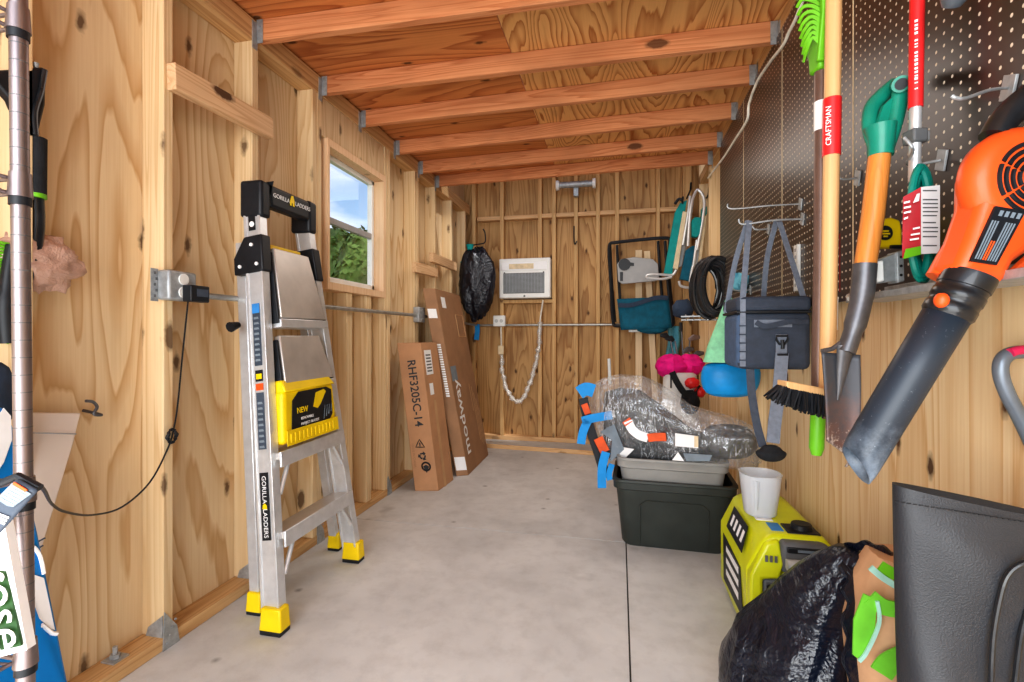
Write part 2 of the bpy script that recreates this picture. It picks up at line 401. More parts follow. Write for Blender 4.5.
# floor: four slabs with open joints over a dark bed
m = MB()
jx, jy = .035, 2.585; g = .003
m.mi = 1; m.box(-1.62, .78, -.6, 4.98, -.12, -.012); m.mi = 0
for xa, xb in ((-1.62, jx - g), (jx + g, .78)):
    for ya, yb in ((-.6, jy - g), (jy + g, 4.98)): m.box(xa, xb, ya, yb, -.1, 0)
struct('floor', m, ['concrete', 'joint'], smooth=False)
# left wall with window opening
WY0, WY1, WZ0, WZ1 = 2.30, 2.955, 1.345, 2.06
m = MB()
for ya, yb, za, zb in ((-.3, WY0, 0, TOP), (WY1, YBS, 0, TOP), (WY0, WY1, 0, WZ0), (WY0, WY1, WZ1, TOP)): m.box(XS - .012, XS, ya, yb, za, zb)
wl = struct('wall_left', m, 'ply_left', smooth=False)
def lumber(name, x0, x1, y0, y1, z0, z1, mat, parent): return obj(name, MB().box(x0, x1, y0, y1, z0, z1), mat, parent, smooth=False, bevel=.003, bseg=1)
for ys in (.53, .95, 1.362, 1.77, 2.185, 2.225, 2.958, 3.0, 3.44, 3.48, 3.85, 4.26, 4.67):
    st = lumber('stud', XS, XL, ys, ys + .038, .045, 2.30, 'stud', wl)
    if ys in (1.362, 1.77, 3.0, 2.225):
        c = MB(); c.prism([(XL + .001, ys - .004, .0), (XL + .001, ys + .06, .0), (XL + .001, ys + .05, .06), (XL + .001, ys + .002, .13)], (.003, 0, 0))
        c.prism([(XS + .02, ys - .003, .045), (XL, ys - .003, .045), (XL, ys - .003, .12), (XS + .03, ys - .003, .075)], (0, .002, 0))
        for k in range(4): c.tube([(XL + .003, ys + .012 + .01 * k, .02 + .022 * k), (XL + .007, ys + .012 + .01 * k, .02 + .022 * k)], .004, 6)
        obj('stud_connector', c, 'galv', st)
lumber('sole_plate', XS, XL, -.3, YB, 0, .045, 'plate', wl)
lumber('top_plate', XS, XL, -.3, YB, 2.30, 2.395, 'plate', wl)
lumber('header', XS + .002, XL - .004, WY0 - .07, WY1, WZ1 + .04, 2.30, 'ply_header', wl)
for yc in (2.5, 2.72): lumber('cripple_stud', XS, XL, yc, yc + .06, .045, WZ0 - .04, 'stud', wl)
b = MB(); b.tube([(XS + .04, 1.24, .045), (XS + .04, 1.24, .062)], .014, 6); b.tube([(XS + .04, 1.24, .06), (XS + .04, 1.24, .085)], .007, 8); b.box(XS + .015, XS + .065, 1.215, 1.265, .045, .05)
obj('anchor_bolt', b, 'galv', wl)
# window
m = MB()
for ya, yb, za, zb in ((WY0, WY1, WZ0 - .04, WZ0), (WY0, WY1, WZ1, WZ1 + .04), (WY1 - .036, WY1, WZ0, WZ1), (WY0, WY0 + .02, WZ0, WZ1)): m.box(XS - .01, XL + .012, ya, yb, za, zb)
win = struct('window_1', m, 'jamb', smooth=False, bevel=.002, bseg=1)
m = MB(); y0, y1, z0, z1 = WY0 + .02, WY1 - .036, WZ0, WZ1; xw0, xw1 = XS + .0, XS + .035
for ya, yb, za, zb in ((y0, y1, z0, z0 + .04), (y0, y1, z1 - .03, z1), (y0, y0 + .028, z0, z1), (y1 - .028, y1, z0, z1)): m.box(xw0, xw1, ya, yb, za, zb)
obj('window_frame', m, 'white', win, smooth=False, bevel=.004)
zm = 1.70
m = MB().box(xw0 + .004, xw1 - .003, y0, y1, zm - .018, zm + .018); obj('meeting_rail', m, 'grey_panel', win, bevel=.003)
for za, zb, x in ((z0 + .04, zm - .018, xw0 + .02), (zm + .018, z1 - .03, xw0 + .01)):
    obj('pane', MB().box(x, x + .003, y0 + .028, y1 - .028, za, zb), 'glass', win, smooth=False)
# back wall
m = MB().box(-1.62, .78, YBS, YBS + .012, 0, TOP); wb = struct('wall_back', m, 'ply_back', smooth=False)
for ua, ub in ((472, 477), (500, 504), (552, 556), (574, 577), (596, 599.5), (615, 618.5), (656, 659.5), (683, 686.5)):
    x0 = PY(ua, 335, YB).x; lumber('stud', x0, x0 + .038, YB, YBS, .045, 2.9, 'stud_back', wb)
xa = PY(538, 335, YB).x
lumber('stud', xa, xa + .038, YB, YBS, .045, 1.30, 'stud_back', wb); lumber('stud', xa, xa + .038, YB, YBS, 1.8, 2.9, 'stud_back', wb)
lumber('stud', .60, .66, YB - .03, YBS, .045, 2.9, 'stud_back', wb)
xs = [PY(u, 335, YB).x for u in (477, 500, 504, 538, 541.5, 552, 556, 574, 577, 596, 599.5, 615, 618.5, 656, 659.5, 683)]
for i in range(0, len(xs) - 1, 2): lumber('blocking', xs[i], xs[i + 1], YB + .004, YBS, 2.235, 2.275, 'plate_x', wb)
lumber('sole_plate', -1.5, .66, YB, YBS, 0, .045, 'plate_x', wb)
xw = (PY(500, 335, YB).x, PY(553, 335, YB).x)
lumber('sill', xw[0] - .0, xw[1], YB - .002, YBS, 1.385, 1.42, 'stud_back', wb)
# right wall
m = MB(); m.box(XRS, XRS + .012, 2.57, YBS, 0, TOP); m.box(XRL, XRS + .012, -.3, 2.57, 0, TOP)
wr = struct('wall_right', m, 'ply_right', smooth=False)
for ys in (2.575, 2.62, 3.0, 3.42, 3.46, 3.9, 4.35): lumber('stud', XR, XRS, ys, ys + .038, .0, 2.6, 'stud', wr)
for ys in (.34, .95, 1.58, 2.2): lumber('stud', XR, XRL, ys - .019, ys + .019, 1.22, 2.3, 'stud', wr)
lumber('top_plate', XR, XRS, -.3, 4.4, 2.33, 2.40, 'plate', wr)
# ceiling: two deck panels on joists
XD = -.50
m = MB().box(XD + .002, XRS, -.3, 3.98, 2.405, 2.42); ce = struct('ceiling', m, 'deck_r', smooth=False)
obj('deck_panel', MB().box(XS, XD - .002, -.3, 3.98, 2.405, 2.42), 'deck_l', ce, smooth=False)
obj('roof_panel', MB().box(XS, XRS, 3.98, YBS, 2.93, 2.95), 'deck_l', ce, smooth=False)
for yl, yr in ((.6, .6), (1.0, 1.0), (1.395, 1.41), (1.80, 1.85), (2.265, 2.275), (2.66, 2.62), (3.12, 3.02), (3.53, 3.44), (3.88, 3.78)):
    j = obj('joist', MB().hexa([(XL, yl, 2.315), (XR, yr, 2.315), (XR, yr + .038, 2.315), (XL, yl + .038, 2.315), (XL, yl, 2.404), (XR, yr, 2.404), (XR, yr + .038, 2.404), (XL, yl + .038, 2.404)]), 'joist', ce, smooth=False, bevel=.003, bseg=1)
    for x, s, y in ((XL, 1, yl), (XR, -1, yr)):
        k = MB(); k.box(min(x, x + s * .03), max(x, x + s * .03), y - .003, y - .001, 2.30, 2.40); k.box(min(x, x + s * .003), max(x, x + s * .003), y - .03, y - .001, 2.27, 2.385)
        for q in range(3): k.tube([(x + s * .016, y - .003, 2.32 + q * .025), (x + s * .016, y - .006, 2.32 + q * .025)], .0035, 6)
        obj('hurricane_tie', k, 'galv', j, smooth=False)

# blocks nailed across the left studs
def bar3(name, a, b, w, h, mat, label, cat, group=None):
    a, b = V(a), V(b); d = (b - a).normalized(); sd = V((1, 0, 0)); up = d.cross(sd).normalized()
    m = MB().obox((a + b) / 2, (b - a) / 2, sd * w / 2, up * h / 2)
    return thing(name, m, mat, label, cat, group, smooth=False, bevel=.002, bseg=1)
a = PX(171, 76, -1.481); b_ = PX(270, 129, -1.481); b_.z = a.z + (b_.z - a.z)
bar3('wood_block', a, b_, .036, .089, 'block', 'knotty timber batten nailed across the left wall studs above the ladder', 'board')
a = PX(414, 267, -1.481); b_ = PX(436, 273, -1.481); bar3('wood_block', a, b_, .036, .075, 'block', 'short timber block on the left wall right above the taller cardboard carton', 'board')
a = PX(431, 257, -1.481); b_ = PX(455, 267, -1.481); bar3('wood_block', a, b_, .036, .075, 'block', 'short timber block on the left wall nearest the hanging black bin bag', 'board')
bar3('loose_board', (-1.24, 4.47, .02), (.55, 4.33, .02), .05, .04, 'plate_x', 'loose pale two-by-four lying on the concrete along the back wall', 'board')

# ------------------------------------------------------------------ electrics
m = MB().tube([(XL + .025, 1.49, 1.208), (XL + .02, 2.2, 1.21), (XL + .02, 3.41, 1.212)], .0115, 10)
thing('conduit_pipe', m, 'conduit', 'grey metal conduit running along the left wall below the window', 'conduit')
m = MB().tube([(XL + .02, 3.525, 1.212), (XL + .02, 4.2, 1.20), (XL + .03, 4.7, 1.175), (XL + .1, YB - .02, 1.165), (.35, YB - .02, 1.165)], .0115, 10)
thing('conduit_pipe', m, 'conduit', 'grey metal conduit running across the back wall under the air conditioner', 'conduit')
r = root('junction_box', (XL, 3.465, 1.16), 'square galvanised junction box on the left wall behind the tall cartons', 'junction box')
obj('box', MB().box(XL, XL + .05, 3.41, 3.525, 1.16, 1.275), 'galv', r, bevel=.006); m = MB()
for z in (1.185, 1.25): m.tube([(XL + .05, 3.467, z), (XL + .055, 3.467, z)], .008, 10)
obj('screw', m, 'conduit', r)
r = root('outlet_box', (XL, 1.43, 1.18), 'galvanised outlet box on a bracket on the left wall stud', 'outlet')
y0, y1 = PX(169, 283, -1.45).y, PX(197, 283, -1.45).y
obj('box', MB().box(XL, XL + .05, y0, y1, 1.182, 1.282), 'galv', r, bevel=.008)
m = MB().box(XL + .0005, XL + .003, 1.315, y0 + .004, 1.177, 1.285); m.mi = 1
for k in range(5):
    for q in range(2): m.box(XL + .003, XL + .005, 1.325 + q * .02 + .006 * (k % 2), 1.331 + q * .02 + .006 * (k % 2), 1.19 + k * .019, 1.199 + k * .019)
obj('bracket', m, ['galv', 'gen_grey'], r, smooth=False)
m = MB()
for z in (1.254, 1.21): m.tube([(XL + .05, (y0 + y1) / 2, z), (XL + .054, (y0 + y1) / 2, z)], .019, 20)
obj('receptacle', m, 'white', r)
r = root('power_adapter', (XL + .07, y1 - .03, 1.17), 'small black plug-in power adapter in the left wall outlet with trailing lead', 'adapter')
obj('body', MB().box(XL + .055, XL + .092, y0 + .045, y1 + .012, 1.178, 1.235), 'black', r, bevel=.004)
obj('print', MB().box(XL + .0921, XL + .093, y0 + .068, y1 + .004, 1.197, 1.223), 'tag_grey', r, smooth=False)
P = [PX(188, 302, -1.44), PX(182, 360, -1.49), PX(178, 402, -1.49), PX(174, 428, -1.49), PX(168, 448, -1.49), PX(150, 482, -1.48), PX(122, 507, -1.46), PX(92, 515, -1.40), PX(66, 512, -1.25), PD(52, 504, 1.0), PD(44, 490, .72), PD(36, 484, .60)]
obj('lead', MB().tube(curve_pts(P, 6), .0028, 6), 'black', r)
P0 = PX(172, 436, -1.487); m = MB()
for k in range(4):
    a = k * .7; m.tube([P0 + V((.004 * math.sin(5 * q), (.012 + .003 * k) * math.cos(q + a), .026 * math.sin(q) * math.cos(a) + .02 * math.cos(q) * math.sin(a))) for q in [i * math.pi / 9 for i in range(18)]], .0024, 5, closed=True)
obj('tied_bundle', m, 'black', r)
# back wall outlet
c = PY(499.5, 321, YB - .03)
r = root('outlet_box', (c.x, YB - .03, c.z - .06), 'white outlet box on the back wall conduit left of the coiled lead', 'outlet')
obj('box', MB().box(c.x - .062, c.x + .062, YB - .055, YB, c.z - .055, c.z + .055), 'white', r, bevel=.008)
m = MB()
for dx in (-.025, .025): m.tube([(c.x + dx, YB - .055, c.z), (c.x + dx, YB - .06, c.z)], .018, 14)
obj('receptacle', m, 'gen_pale', r)
# blue clip
c = PY(477, 333, YB - .05)
thing('blue_strap', MB().ribbon([c + V((0, .005, .09)), c + V((.004, 0, .02)), c + V((-.004, -.005, -.07))], .05, (1, 0, 0), .006), 'bluetape', 'narrow blue strap hanging from the back wall conduit below the black bin bag', 'strap')
# AC
yA = YB - .03; a = PY(500, 259.5, yA); b_ = PY(551, 298, yA)
r = root('air_conditioner', ((a.x + b_.x) / 2, yA, b_.z), 'white window air conditioner set in the back wall', 'air conditioner')
obj('housing', MB().box(a.x, b_.x, yA - .04, YBS - .003, b_.z, a.z), 'white', r, bevel=.012)
w, h = b_.x - a.x, a.z - b_.z; yf = yA - .04
obj('control_strip', MB().box(a.x + .05 * w, b_.x - .06 * w, yf - .006, yf + .01, a.z - .3 * h, a.z - .1 * h), 'label', r, bevel=.004)
obj('display', MB().box(a.x + .2 * w, a.x + .68 * w, yf - .009, yf, a.z - .27 * h, a.z - .14 * h), 'slats', r, bevel=.002)
m = MB()
for k in range(16):
    z = b_.z + .14 * h + k * .48 * h / 16; m.box(a.x + .09 * w, b_.x - .12 * w, yf - .006, yf + .012, z, z + .018 * h)
for k in range(14):
    x = a.x + .09 * w + k * .79 * w / 13; m.box(x - .003, x + .003, yf - .004, yf + .012, b_.z + .14 * h, b_.z + .62 * h)
obj('grille', m, 'grille', r, smooth=False); obj('grille_back', MB().box(a.x + .085 * w, b_.x - .115 * w, yf - .001, yf + .004, b_.z + .12 * h, b_.z + .63 * h), 'gen_grey', r)
m = MB()
for k in (.11, .87): m.tube([(a.x + k * w, yf - .008, a.z - .36 * h), (a.x + k * w, yf, a.z - .36 * h)], .007, 10)
m.tube([(a.x + .5 * w, yf - .006, b_.z + .05 * h), (a.x + .5 * w, yf, b_.z + .05 * h)], .01, 10)
obj('knob', m, 'gen_grey', r)
# its lead: from the AC down into a bundled U in a clear sleeve and back up to the outlet
ctrl = [PY(u, v, YB - .045) for u, v in ((543, 300), (540, 322), (539, 345), (535, 366), (528, 388), (519, 402), (508, 392), (502.5, 372), (501.5, 350), (501, 327))]
r = root('power_lead', ctrl[5], 'pale air conditioner lead hanging in a U in a clear sleeve on the back wall', 'cable')
obj('lead', MB().tube(curve_pts(ctrl, 6), .008, 8), 'wire', r)
cp = curve_pts(ctrl[1:9], 8); m = MB()
m.tube([p + V((.004 * math.sin(i), 0, 0)) for i, p in enumerate(cp)], [.022 + .007 * math.sin(i * 2.1) + .004 * math.cos(i * 3.7) for i in range(len(cp))], 10)
obj('clear_sleeve', m, 'sleeve', r)
obj('plug', MB().box(ctrl[8].x - .03, ctrl[8].x + .03, YB - .085, YB - .045, ctrl[8].z - .045, ctrl[8].z + .045), 'slats', r, bevel=.008)
# lamp high on the back wall
c = PY(576, 186, YB - .05)
r = root('wall_lamp', (c.x, YB, c.z - .1), 'twin-headed metal lamp fixed high on the back wall behind the last joist', 'lamp')
obj('lamp_bar', MB().tube([c + V((-.16, -.02, .01)), c + V((.16, -.02, .01))], .03, 14), 'galv', r)
for s in (-1, 1): obj('lamp_head', MB().tube([c + V((s * .16, -.02, .01)), c + V((s * .19, -.02, .01))], [.045, .05], 16), 'white', r)
obj('bracket', MB().box(c.x - .025, c.x + .025, YB - .06, YB, c.z - .1, c.z), 'galv', r, bevel=.006)
# long white cable along the top of the right wall
P = [PX(u, v, .60) for u, v in ((806, -8), (796, 18), (789, 32), (783, 45), (770, 62), (757, 82), (749, 104), (747, 120), (736, 138), (724, 157), (714, 170), (708, 178))]
thing('electric_cable', MB().tube(curve_pts(P, 6), .006, 8), 'wire', 'white electric cable strung along the top of the right wall', 'cable')

# ------------------------------------------------------------------ pegboards
PXF = .653
ys = [.33, .952, 1.574, 2.198, 2.833, 3.46]
labs = ['pegboard panel behind the orange leaf blower', 'pegboard panel behind the teal-handled shovel', 'pegboard panel directly behind the lime rake and red-banded handle', 'pegboard panel above the navy cooler bag', 'farthest pegboard panel, right above the black hose']
for k in range(5):
    m = MB().box(PXF, PXF + .006, ys[k] + .003, ys[k + 1] - .003, 1.165, 2.325)
    o = thing('pegboard', m, 'peg', 'dark brown ' + labs[k], 'pegboard', 'pegboard panels on the right wall', smooth=False)
    if k: thing('seam_strip', MB().box(PXF - .001, PXF + .006, ys[k] - .0028, ys[k] + .0028, 1.165, 2.325), 'slats', 'thin pale seam strip between pegboards ' + ['', 'left of the red extension pole', 'right of the teal-handled shovel grip', 'above the middle of the cooler bag', 'near the black hose coil'][k], 'trim', smooth=False)
def hook(pts, r_, label, plate=True, group='pegboard hooks'):
    r = root('peg_hook', pts[0], label, 'hook', group)
    obj('rod', MB().tube(curve_pts(pts, 5), r_, 8), 'galv', r)
    if plate:
        p = V(pts[0]); obj('plate', MB().obox((PXF - .003, p.y, p.z), (.0025, 0, 0), (0, .014, .006), (0, -.006, .02)), 'galv', r, bevel=.001)
    return r
a = PX(1008, 88, PXF - .004); hook([a, PX(990, 90, .60), PX(966, 98, .52), PX(956, 98, .50), PX(952, 96, .495)], .0028, 'empty straight steel peg hook above the leaf blower')
a = PX(941, 160, PXF - .004); hook([a, V((.60, a.y + .02, a.z)), V((.56, 1.10, a.z + .0)), V((.545, 1.10, a.z + .025))], .003, 'steel peg hook holding the green extension cord')
a = PX(800, 204, PXF - .004); hook([a, V((.55, a.y, a.z)), V((.42, a.y + .02, a.z)), V((.405, a.y + .02, a.z + .02))], .003, 'upper bare peg hook above the navy cooler bag', True)
a = PX(802, 219, PXF - .004); hook([a, V((.55, a.y, a.z)), V((.455, a.y + .02, a.z - .005)), V((.44, a.y + .02, a.z + .015))], .0035, 'steel peg hook carrying the straps of the navy cooler bag')
a = PX(768, 229, PXF - .004); hook([a, V((.60, a.y, a.z)), V((.585, a.y, a.z + .015))], .004, 'short peg hook on the pegboard left of the cooler strap hook')
a = PX(857, 178, PXF - .004); hook([a, V((.61, a.y, a.z)), V((.60, a.y, a.z + .02))], .003, 'small white peg hook behind the shovel shaft')
a = PX(750, 290, PXF - .004); hook([a, V((.58, a.y, a.z)), V((.565, a.y, a.z + .02))], .003, 'low peg hook just above the cooler bag lid')
c0 = PX(796, 268, PXF - .01)
m = MB().box(PXF - .012, PXF - .001, c0.y - .02, c0.y + .02, c0.z - .085, c0.z + .085); m.mi = 1
for k in range(6): m.box(PXF - .0135, PXF - .011, c0.y - .006, c0.y + .006, c0.z - .07 + k * .026, c0.z - .058 + k * .026)
thing('slotted_rail', m, ['white', 'grey_panel'], 'white slotted rail on the pegboard behind the cooler bag', 'rail', smooth=False)

# ------------------------------------------------------------------ ladder
Bn, Bf = V((-1.205, 1.535, 0)), V((-1.225, 2.10, 0)); Tn, Tf = V((-1.425, 1.69, 1.665)), V((-1.425, 1.985, 1.665))
def LP(p, q, o=0):  # across, height fraction, outward
    a = Bn.lerp(Tn, q); b = Bf.lerp(Tf, q); return a.lerp(b, p) + V((o, 0, .14 * o))
lad = root('stepladder', ((Bn + Bf) / 2), 'silver folding stepladder with black cap and yellow feet leaning on the left wall', 'stepladder')
def rail(p, q0, q1, o0, o1, t, nm='rail', mat='alu', sy=1):
    m = MB(); n = []
    for q in (q0, q1):
        c = LP(p, q); n.append([c + V((o0, -t, .0)), c + V((o1, -t, .0)), c + V((o1, t, 0)), c + V((o0, t, 0))])
    m.loft(n); o = obj(nm, m, mat, lad, bevel=.004); return o
for p, s in ((0, -1), (1, 1)):
    R_ = rail(p, .035, .985, -.035, .035, .017)
    # raised flanges
    for o0, o1 in ((.026, .037), (-.037, -.026)):
        m = MB(); n = []
        for q in (.035, .985):
            c = LP(p, q); n.append([c + V((o0, -.021, 0)), c + V((o1, -.021, 0)), c + V((o1, .021, 0)), c + V((o0, .021, 0))])
        m.loft(n); obj('flange', m, 'alu', R_, bevel=.002)
    f = MB(); c = LP(p, .0); f.loft([[c + V((a * .042 * k, b * .027 * k, z)) for a, b in ((-1, -1), (1, -1), (1, 1), (-1, 1))] for z, k in ((.015, 1.08), (.05, 1.0), (.095, .95))])
    ft = obj('foot', f, 'yellow', lad, bevel=.006)
    obj('rubber_pad', MB().box(c.x - .042, c.x + .042, c.y - .028, c.y + .028, 0, .018), 'black', ft, bevel=.003)
    # rear rail, behind
    m = MB(); n = []
    for q in (.03, .86):
        c = LP(p, q) + V((-.09 * (1 - q) - .062, .095 * (1 - q) * 1, 0)); n.append([c + V((-.022, -.014, 0)), c + V((.022, -.014, 0)), c + V((.022, .014, 0)), c + V((-.022, .014, 0))])
    m.loft(n); rr = obj('rear_rail', m, 'alu', lad, bevel=.004)
    c = LP(p, 0) + V((-.152, .095, 0)); f = MB(); f.loft([[c + V((a * .03 * k, b * .024 * k, z)) for a, b in ((-1, -1), (1, -1), (1, 1), (-1, 1))] for z, k in ((.012, 1.1), (.05, 1.0), (.085, .95))])
    ft = obj('foot', f, 'yellow', lad, bevel=.005); obj('rubber_pad', MB().box(c.x - .03, c.x + .03, c.y - .025, c.y + .025, 0, .015), 'black', ft, bevel=.003)
    # black hinge gussets
    m = MB(); c1, c2 = LP(p, .835), LP(p, .725); y = s * .024
    m.prism([LP(p, .872, .045) + V((0, -.026, 0)), LP(p, .872, -.035) + V((0, -.026, 0)), LP(p, .825, -.085) + V((0, -.026, 0)), LP(p, .785, -.085) + V((0, -.026, 0)), LP(p, .785, .045) + V((0, -.026, 0))], (0, .052, 0))
    gs = obj('hinge_gusset', m, 'black', lad, bevel=.006)
    m = MB()
    for q, o in ((.85, 0), (.803, -.055), (.803, .02)):
        c = LP(p, q, o) + V((0, -.026, 0)); m.tube([c, c + V((0, -.005, 0))], .007, 10)
    obj('rivet', m, 'label', gs)
# cap: a thick black bar across the front with returns at both ends
m = MB(); e = V((0, 0, 0))
def cq(p, z, o): return LP(p, .93, 0) + V((o, 0, z))
for seg in ((-.08, .10), (.9, 1.08)):
    m.hexa([cq(seg[0], -.02, -.05), cq(seg[1], -.02, -.05), cq(seg[1], -.02, .05), cq(seg[0], -.02, .05), cq(seg[0], .125, -.05), cq(seg[1], .12, -.05), cq(seg[1], .12, .05), cq(seg[0], .125, .05)])
m.hexa([cq(.1, .03, .0), cq(.9, .03, .0), cq(.9, .03, .05), cq(.1, .03, .05), cq(.1, .12, .0), cq(.9, .118, .0), cq(.9, .118, .05), cq(.1, .12, .05)])
cap = obj('top_cap', m, 'black', lad, bevel=.012, bseg=3)
a = cq(.29, .08, .0515); d = (LP(1, .93) - LP(0, .93)).normalized()
text('GORILLA', .025, a, d, (0, 0, 1), 'label', cap); text('LADDERS', .025, cq(.735, .08, .0515), d, (0, 0, 1), 'label', cap)
c = cq(.505, .085, .052); obj('emblem', MB().prism([c + d * x + UP * z for x, z in ((-.014, -.02), (-.014, 0), (-.006, .022), (.004, .024), (.013, .002), (.013, -.02), (.004, -.02), (.002, -.008), (-.005, -.008), (-.006, -.02))], (.002, 0, 0)), 'yellow', cap, smooth=False)
# stickers on the near rail, facing the room
NR = lad.children[0]
def sticker(q0, q1, o0, o1, mat, nm='sticker', y=-.0185):
    m = MB(); m.hexa([LP(0, q0, o0) + V((0, y, 0)), LP(0, q0, o1) + V((0, y, 0)), LP(0, q0, o1) + V((0, y - .001, 0)), LP(0, q0, o0) + V((0, y - .001, 0)), LP(0, q1, o0) + V((0, y, 0)), LP(0, q1, o1) + V((0, y, 0)), LP(0, q1, o1) + V((0, y - .001, 0)), LP(0, q1, o0) + V((0, y - .001, 0))])
    return obj(nm, m, mat, lad, smooth=False)
sticker(.885, .945, -.015, .015, 'black'); 
for q in (.90, .93):
    c = LP(0, q) + V((0, -.0197, 0)); m = MB().tube([c, c + V((0, -.001, 0))], .011, 14); obj('dial_mark', m, 'label', lad)
sticker(.57, .71, -.016, .016, 'tag_grey'); sticker(.69, .712, -.016, .016, 'skyblue_lbl', y=-.0197); sticker(.535, .56, -.016, .016, 'black'); sticker(.54, .552, -.012, .012, 'yellow', y=-.0197); sticker(.515, .53, -.016, .016, 'orange'); sticker(.385, .51, -.016, .016, 'tag_grey')
for qs in (.58, .388):
    m = MB()
    for k in range(9):
        q = qs + k * .012
        def lp(q_, o, y): return LP(0, q_, o) + V((0, y, 0))
        m.hexa([lp(q, -.011, -.0197), lp(q, .011, -.0197), lp(q, .011, -.0205), lp(q, -.011, -.0205), lp(q + .005, -.011, -.0197), lp(q + .005, .008, -.0197), lp(q + .005, .008, -.0205), lp(q + .005, -.011, -.0205)])
    obj('printed_text', m, 'tag_pale', lad, smooth=False)
lb = sticker(.192, .335, -.018, .018, 'black', 'name_sticker')
dn = (LP(0, .1) - LP(0, .4)).normalized()
text('GORILLA', .0245, LP(0, .299, .0) + V((0, -.0205, 0)), dn, (1, 0, .14), 'label', lb); text('LADDERS', .0245, LP(0, .228, .0) + V((0, -.0205, 0)), dn, (1, 0, .14), 'label', lb)
c = LP(0, .2635) + V((0, -.0205, 0)); obj('emblem', MB().prism([c + V((x * .7, 0, z * .6)) for x, z in ((-.014, -.016), (-.012, .006), (0, .02), (.012, .006), (.014, -.016))], (0, -.001, 0)), 'yellow', lb, smooth=False)
# folded upper platforms
for q0, q1, o in ((.675, .845, .05), (.52, .635, .05)):
    m = MB(); a, b_ = .11, .90
    m.hexa([LP(a, q0, .065), LP(b_, q0, .065), LP(b_, q0, .035), LP(a, q0, .035), LP(a + .02, q1, .045), LP(b_ - .1, q1, .045), LP(b_ - .1, q1, .015), LP(a + .02, q1, .015)])
    s_ = obj('step', m, 'alu_brushed', lad, bevel=.004)
    m = MB(); m.hexa([LP(a - .02, q0 - .022, .066), LP(b_ + .03, q0 - .022, .066), LP(b_ + .03, q0 - .022, .0), LP(a - .02, q0 - .022, .0), LP(a - .02, q0 - .002, .068), LP(b_ + .03, q0 - .002, .068), LP(b_ + .03, q0 - .002, .0), LP(a - .02, q0 - .002, .0)])
    obj('step_lip', m, 'alu', s_, bevel=.003)
    for p0, p1, k0, k1 in ((a - .035, a - .005, 0, .02), (b_ + .0, b_ + .035, 0, -.10)):
        m = MB(); m.hexa([LP(p0, q0 - .012, .06), LP(p1, q0 - .012, .06), LP(p1, q0 - .012, .02), LP(p0, q0 - .012, .02), LP(p0 + k1, q1 - .01, .04), LP(p1 + k1, q1 - .01, .04), LP(p1 + k1, q1 - .01, .0), LP(p0 + k1, q1 - .01, .0)])
        obj('step_side', m, 'black', s_, bevel=.003)
obj('top_guard', MB().hexa([LP(.15, .845, .02), LP(.75, .845, .02), LP(.75, .845, -.02), LP(.15, .845, -.02), LP(.17, .858, .02), LP(.75, .858, .02), LP(.75, .858, -.02), LP(.17, .858, -.02)]), 'yellow', lad, bevel=.004)
# flat lower treads
for q in (.355, .185):
    m = MB(); m.hexa([LP(.03, q, .05), LP(.97, q, .05), LP(.97, q, -.05), LP(.03, q, -.05), LP(.03, q + .016, .05), LP(.97, q + .016, .05), LP(.97, q + .016, -.05), LP(.03, q + .016, -.05)])
    s_ = obj('step', m, 'alu_brushed', lad, bevel=.003)
    m = MB(); m.hexa([LP(.02, q - .016, .056), LP(.98, q - .016, .056), LP(.98, q - .016, .046), LP(.02, q - .016, .046), LP(.02, q + .018, .056), LP(.98, q + .018, .056), LP(.98, q + .018, .046), LP(.02, q + .018, .046)])
    obj('step_lip', m, 'alu', s_, bevel=.002)
    for p, d_ in ((.05, .14), (.95, -.14)):
        m = MB().tube([LP(p, q - .075, .03), LP(p + d_, q - .005, .03)], .009, 8); obj('brace', m, 'alu', s_)
obj('spreader_knob', MB().tube([LP(0, .67, -.08) + V((0, -.02, 0)), LP(0, .67, -.08) + V((0, -.06, -.01))], [.012, .02], 10), 'black', lad)
# yellow project bucket sitting on the tread
q0, q1 = .385, .508
bk = root('project_bucket', LP(.5, q0, .03), 'yellow removable project bucket with black printed card on the ladder tread', 'bucket')
m = MB(); m.hexa([LP(.05, q0, .06), LP(.86, q0, .06), LP(.86, q0, -.03), LP(.05, q0, -.03), LP(.05, q1, .07), LP(.86, q1, .07), LP(.86, q1, -.03), LP(.05, q1, -.03)])
bb = obj('body', m, 'yellow', bk, bevel=.018, bseg=3)
m = MB(); m.hexa([LP(.06, q0 - .004, .072), LP(.84, q0 - .004, .072), LP(.84, q0 - .004, .07), LP(.06, q0 - .004, .07), LP(.06, q0 + .03, .074), LP(.84, q0 + .03, .074), LP(.84, q0 + .03, .07), LP(.06, q0 + .03, .07)])
for k in range(12):
    p = .10 + k * .058; m.hexa([LP(p, q0 + .002, .075), LP(p + .03, q0 + .002, .075), LP(p + .03, q0 + .002, .06), LP(p, q0 + .002, .06), LP(p, q0 + .022, .077), LP(p + .03, q0 + .022, .077), LP(p + .03, q0 + .022, .06), LP(p, q0 + .022, .06)])
obj('ribbed_base', m, 'yellow', bk, bevel=.002)
obj('rim', MB().hexa([LP(.06, q1 - .006, .078), LP(.86, q1 - .006, .078), LP(.86, q1 - .006, -.03), LP(.06, q1 - .006, -.03), LP(.06, q1 + .022, .06), LP(.80, q1 + .022, .06), LP(.80, q1 + .022, -.03), LP(.06, q1 + .022, -.03)]), 'yellow', bk, bevel=.006)
def BP(p, q, o=0):
    q = q0 + (q - .385) * (q1 - q0) / .160
    return LP(.02 + p * .86, q, .0) + V((.0625 + .011 * ((q - q0) / (q1 - q0)) + o, 0, .008))
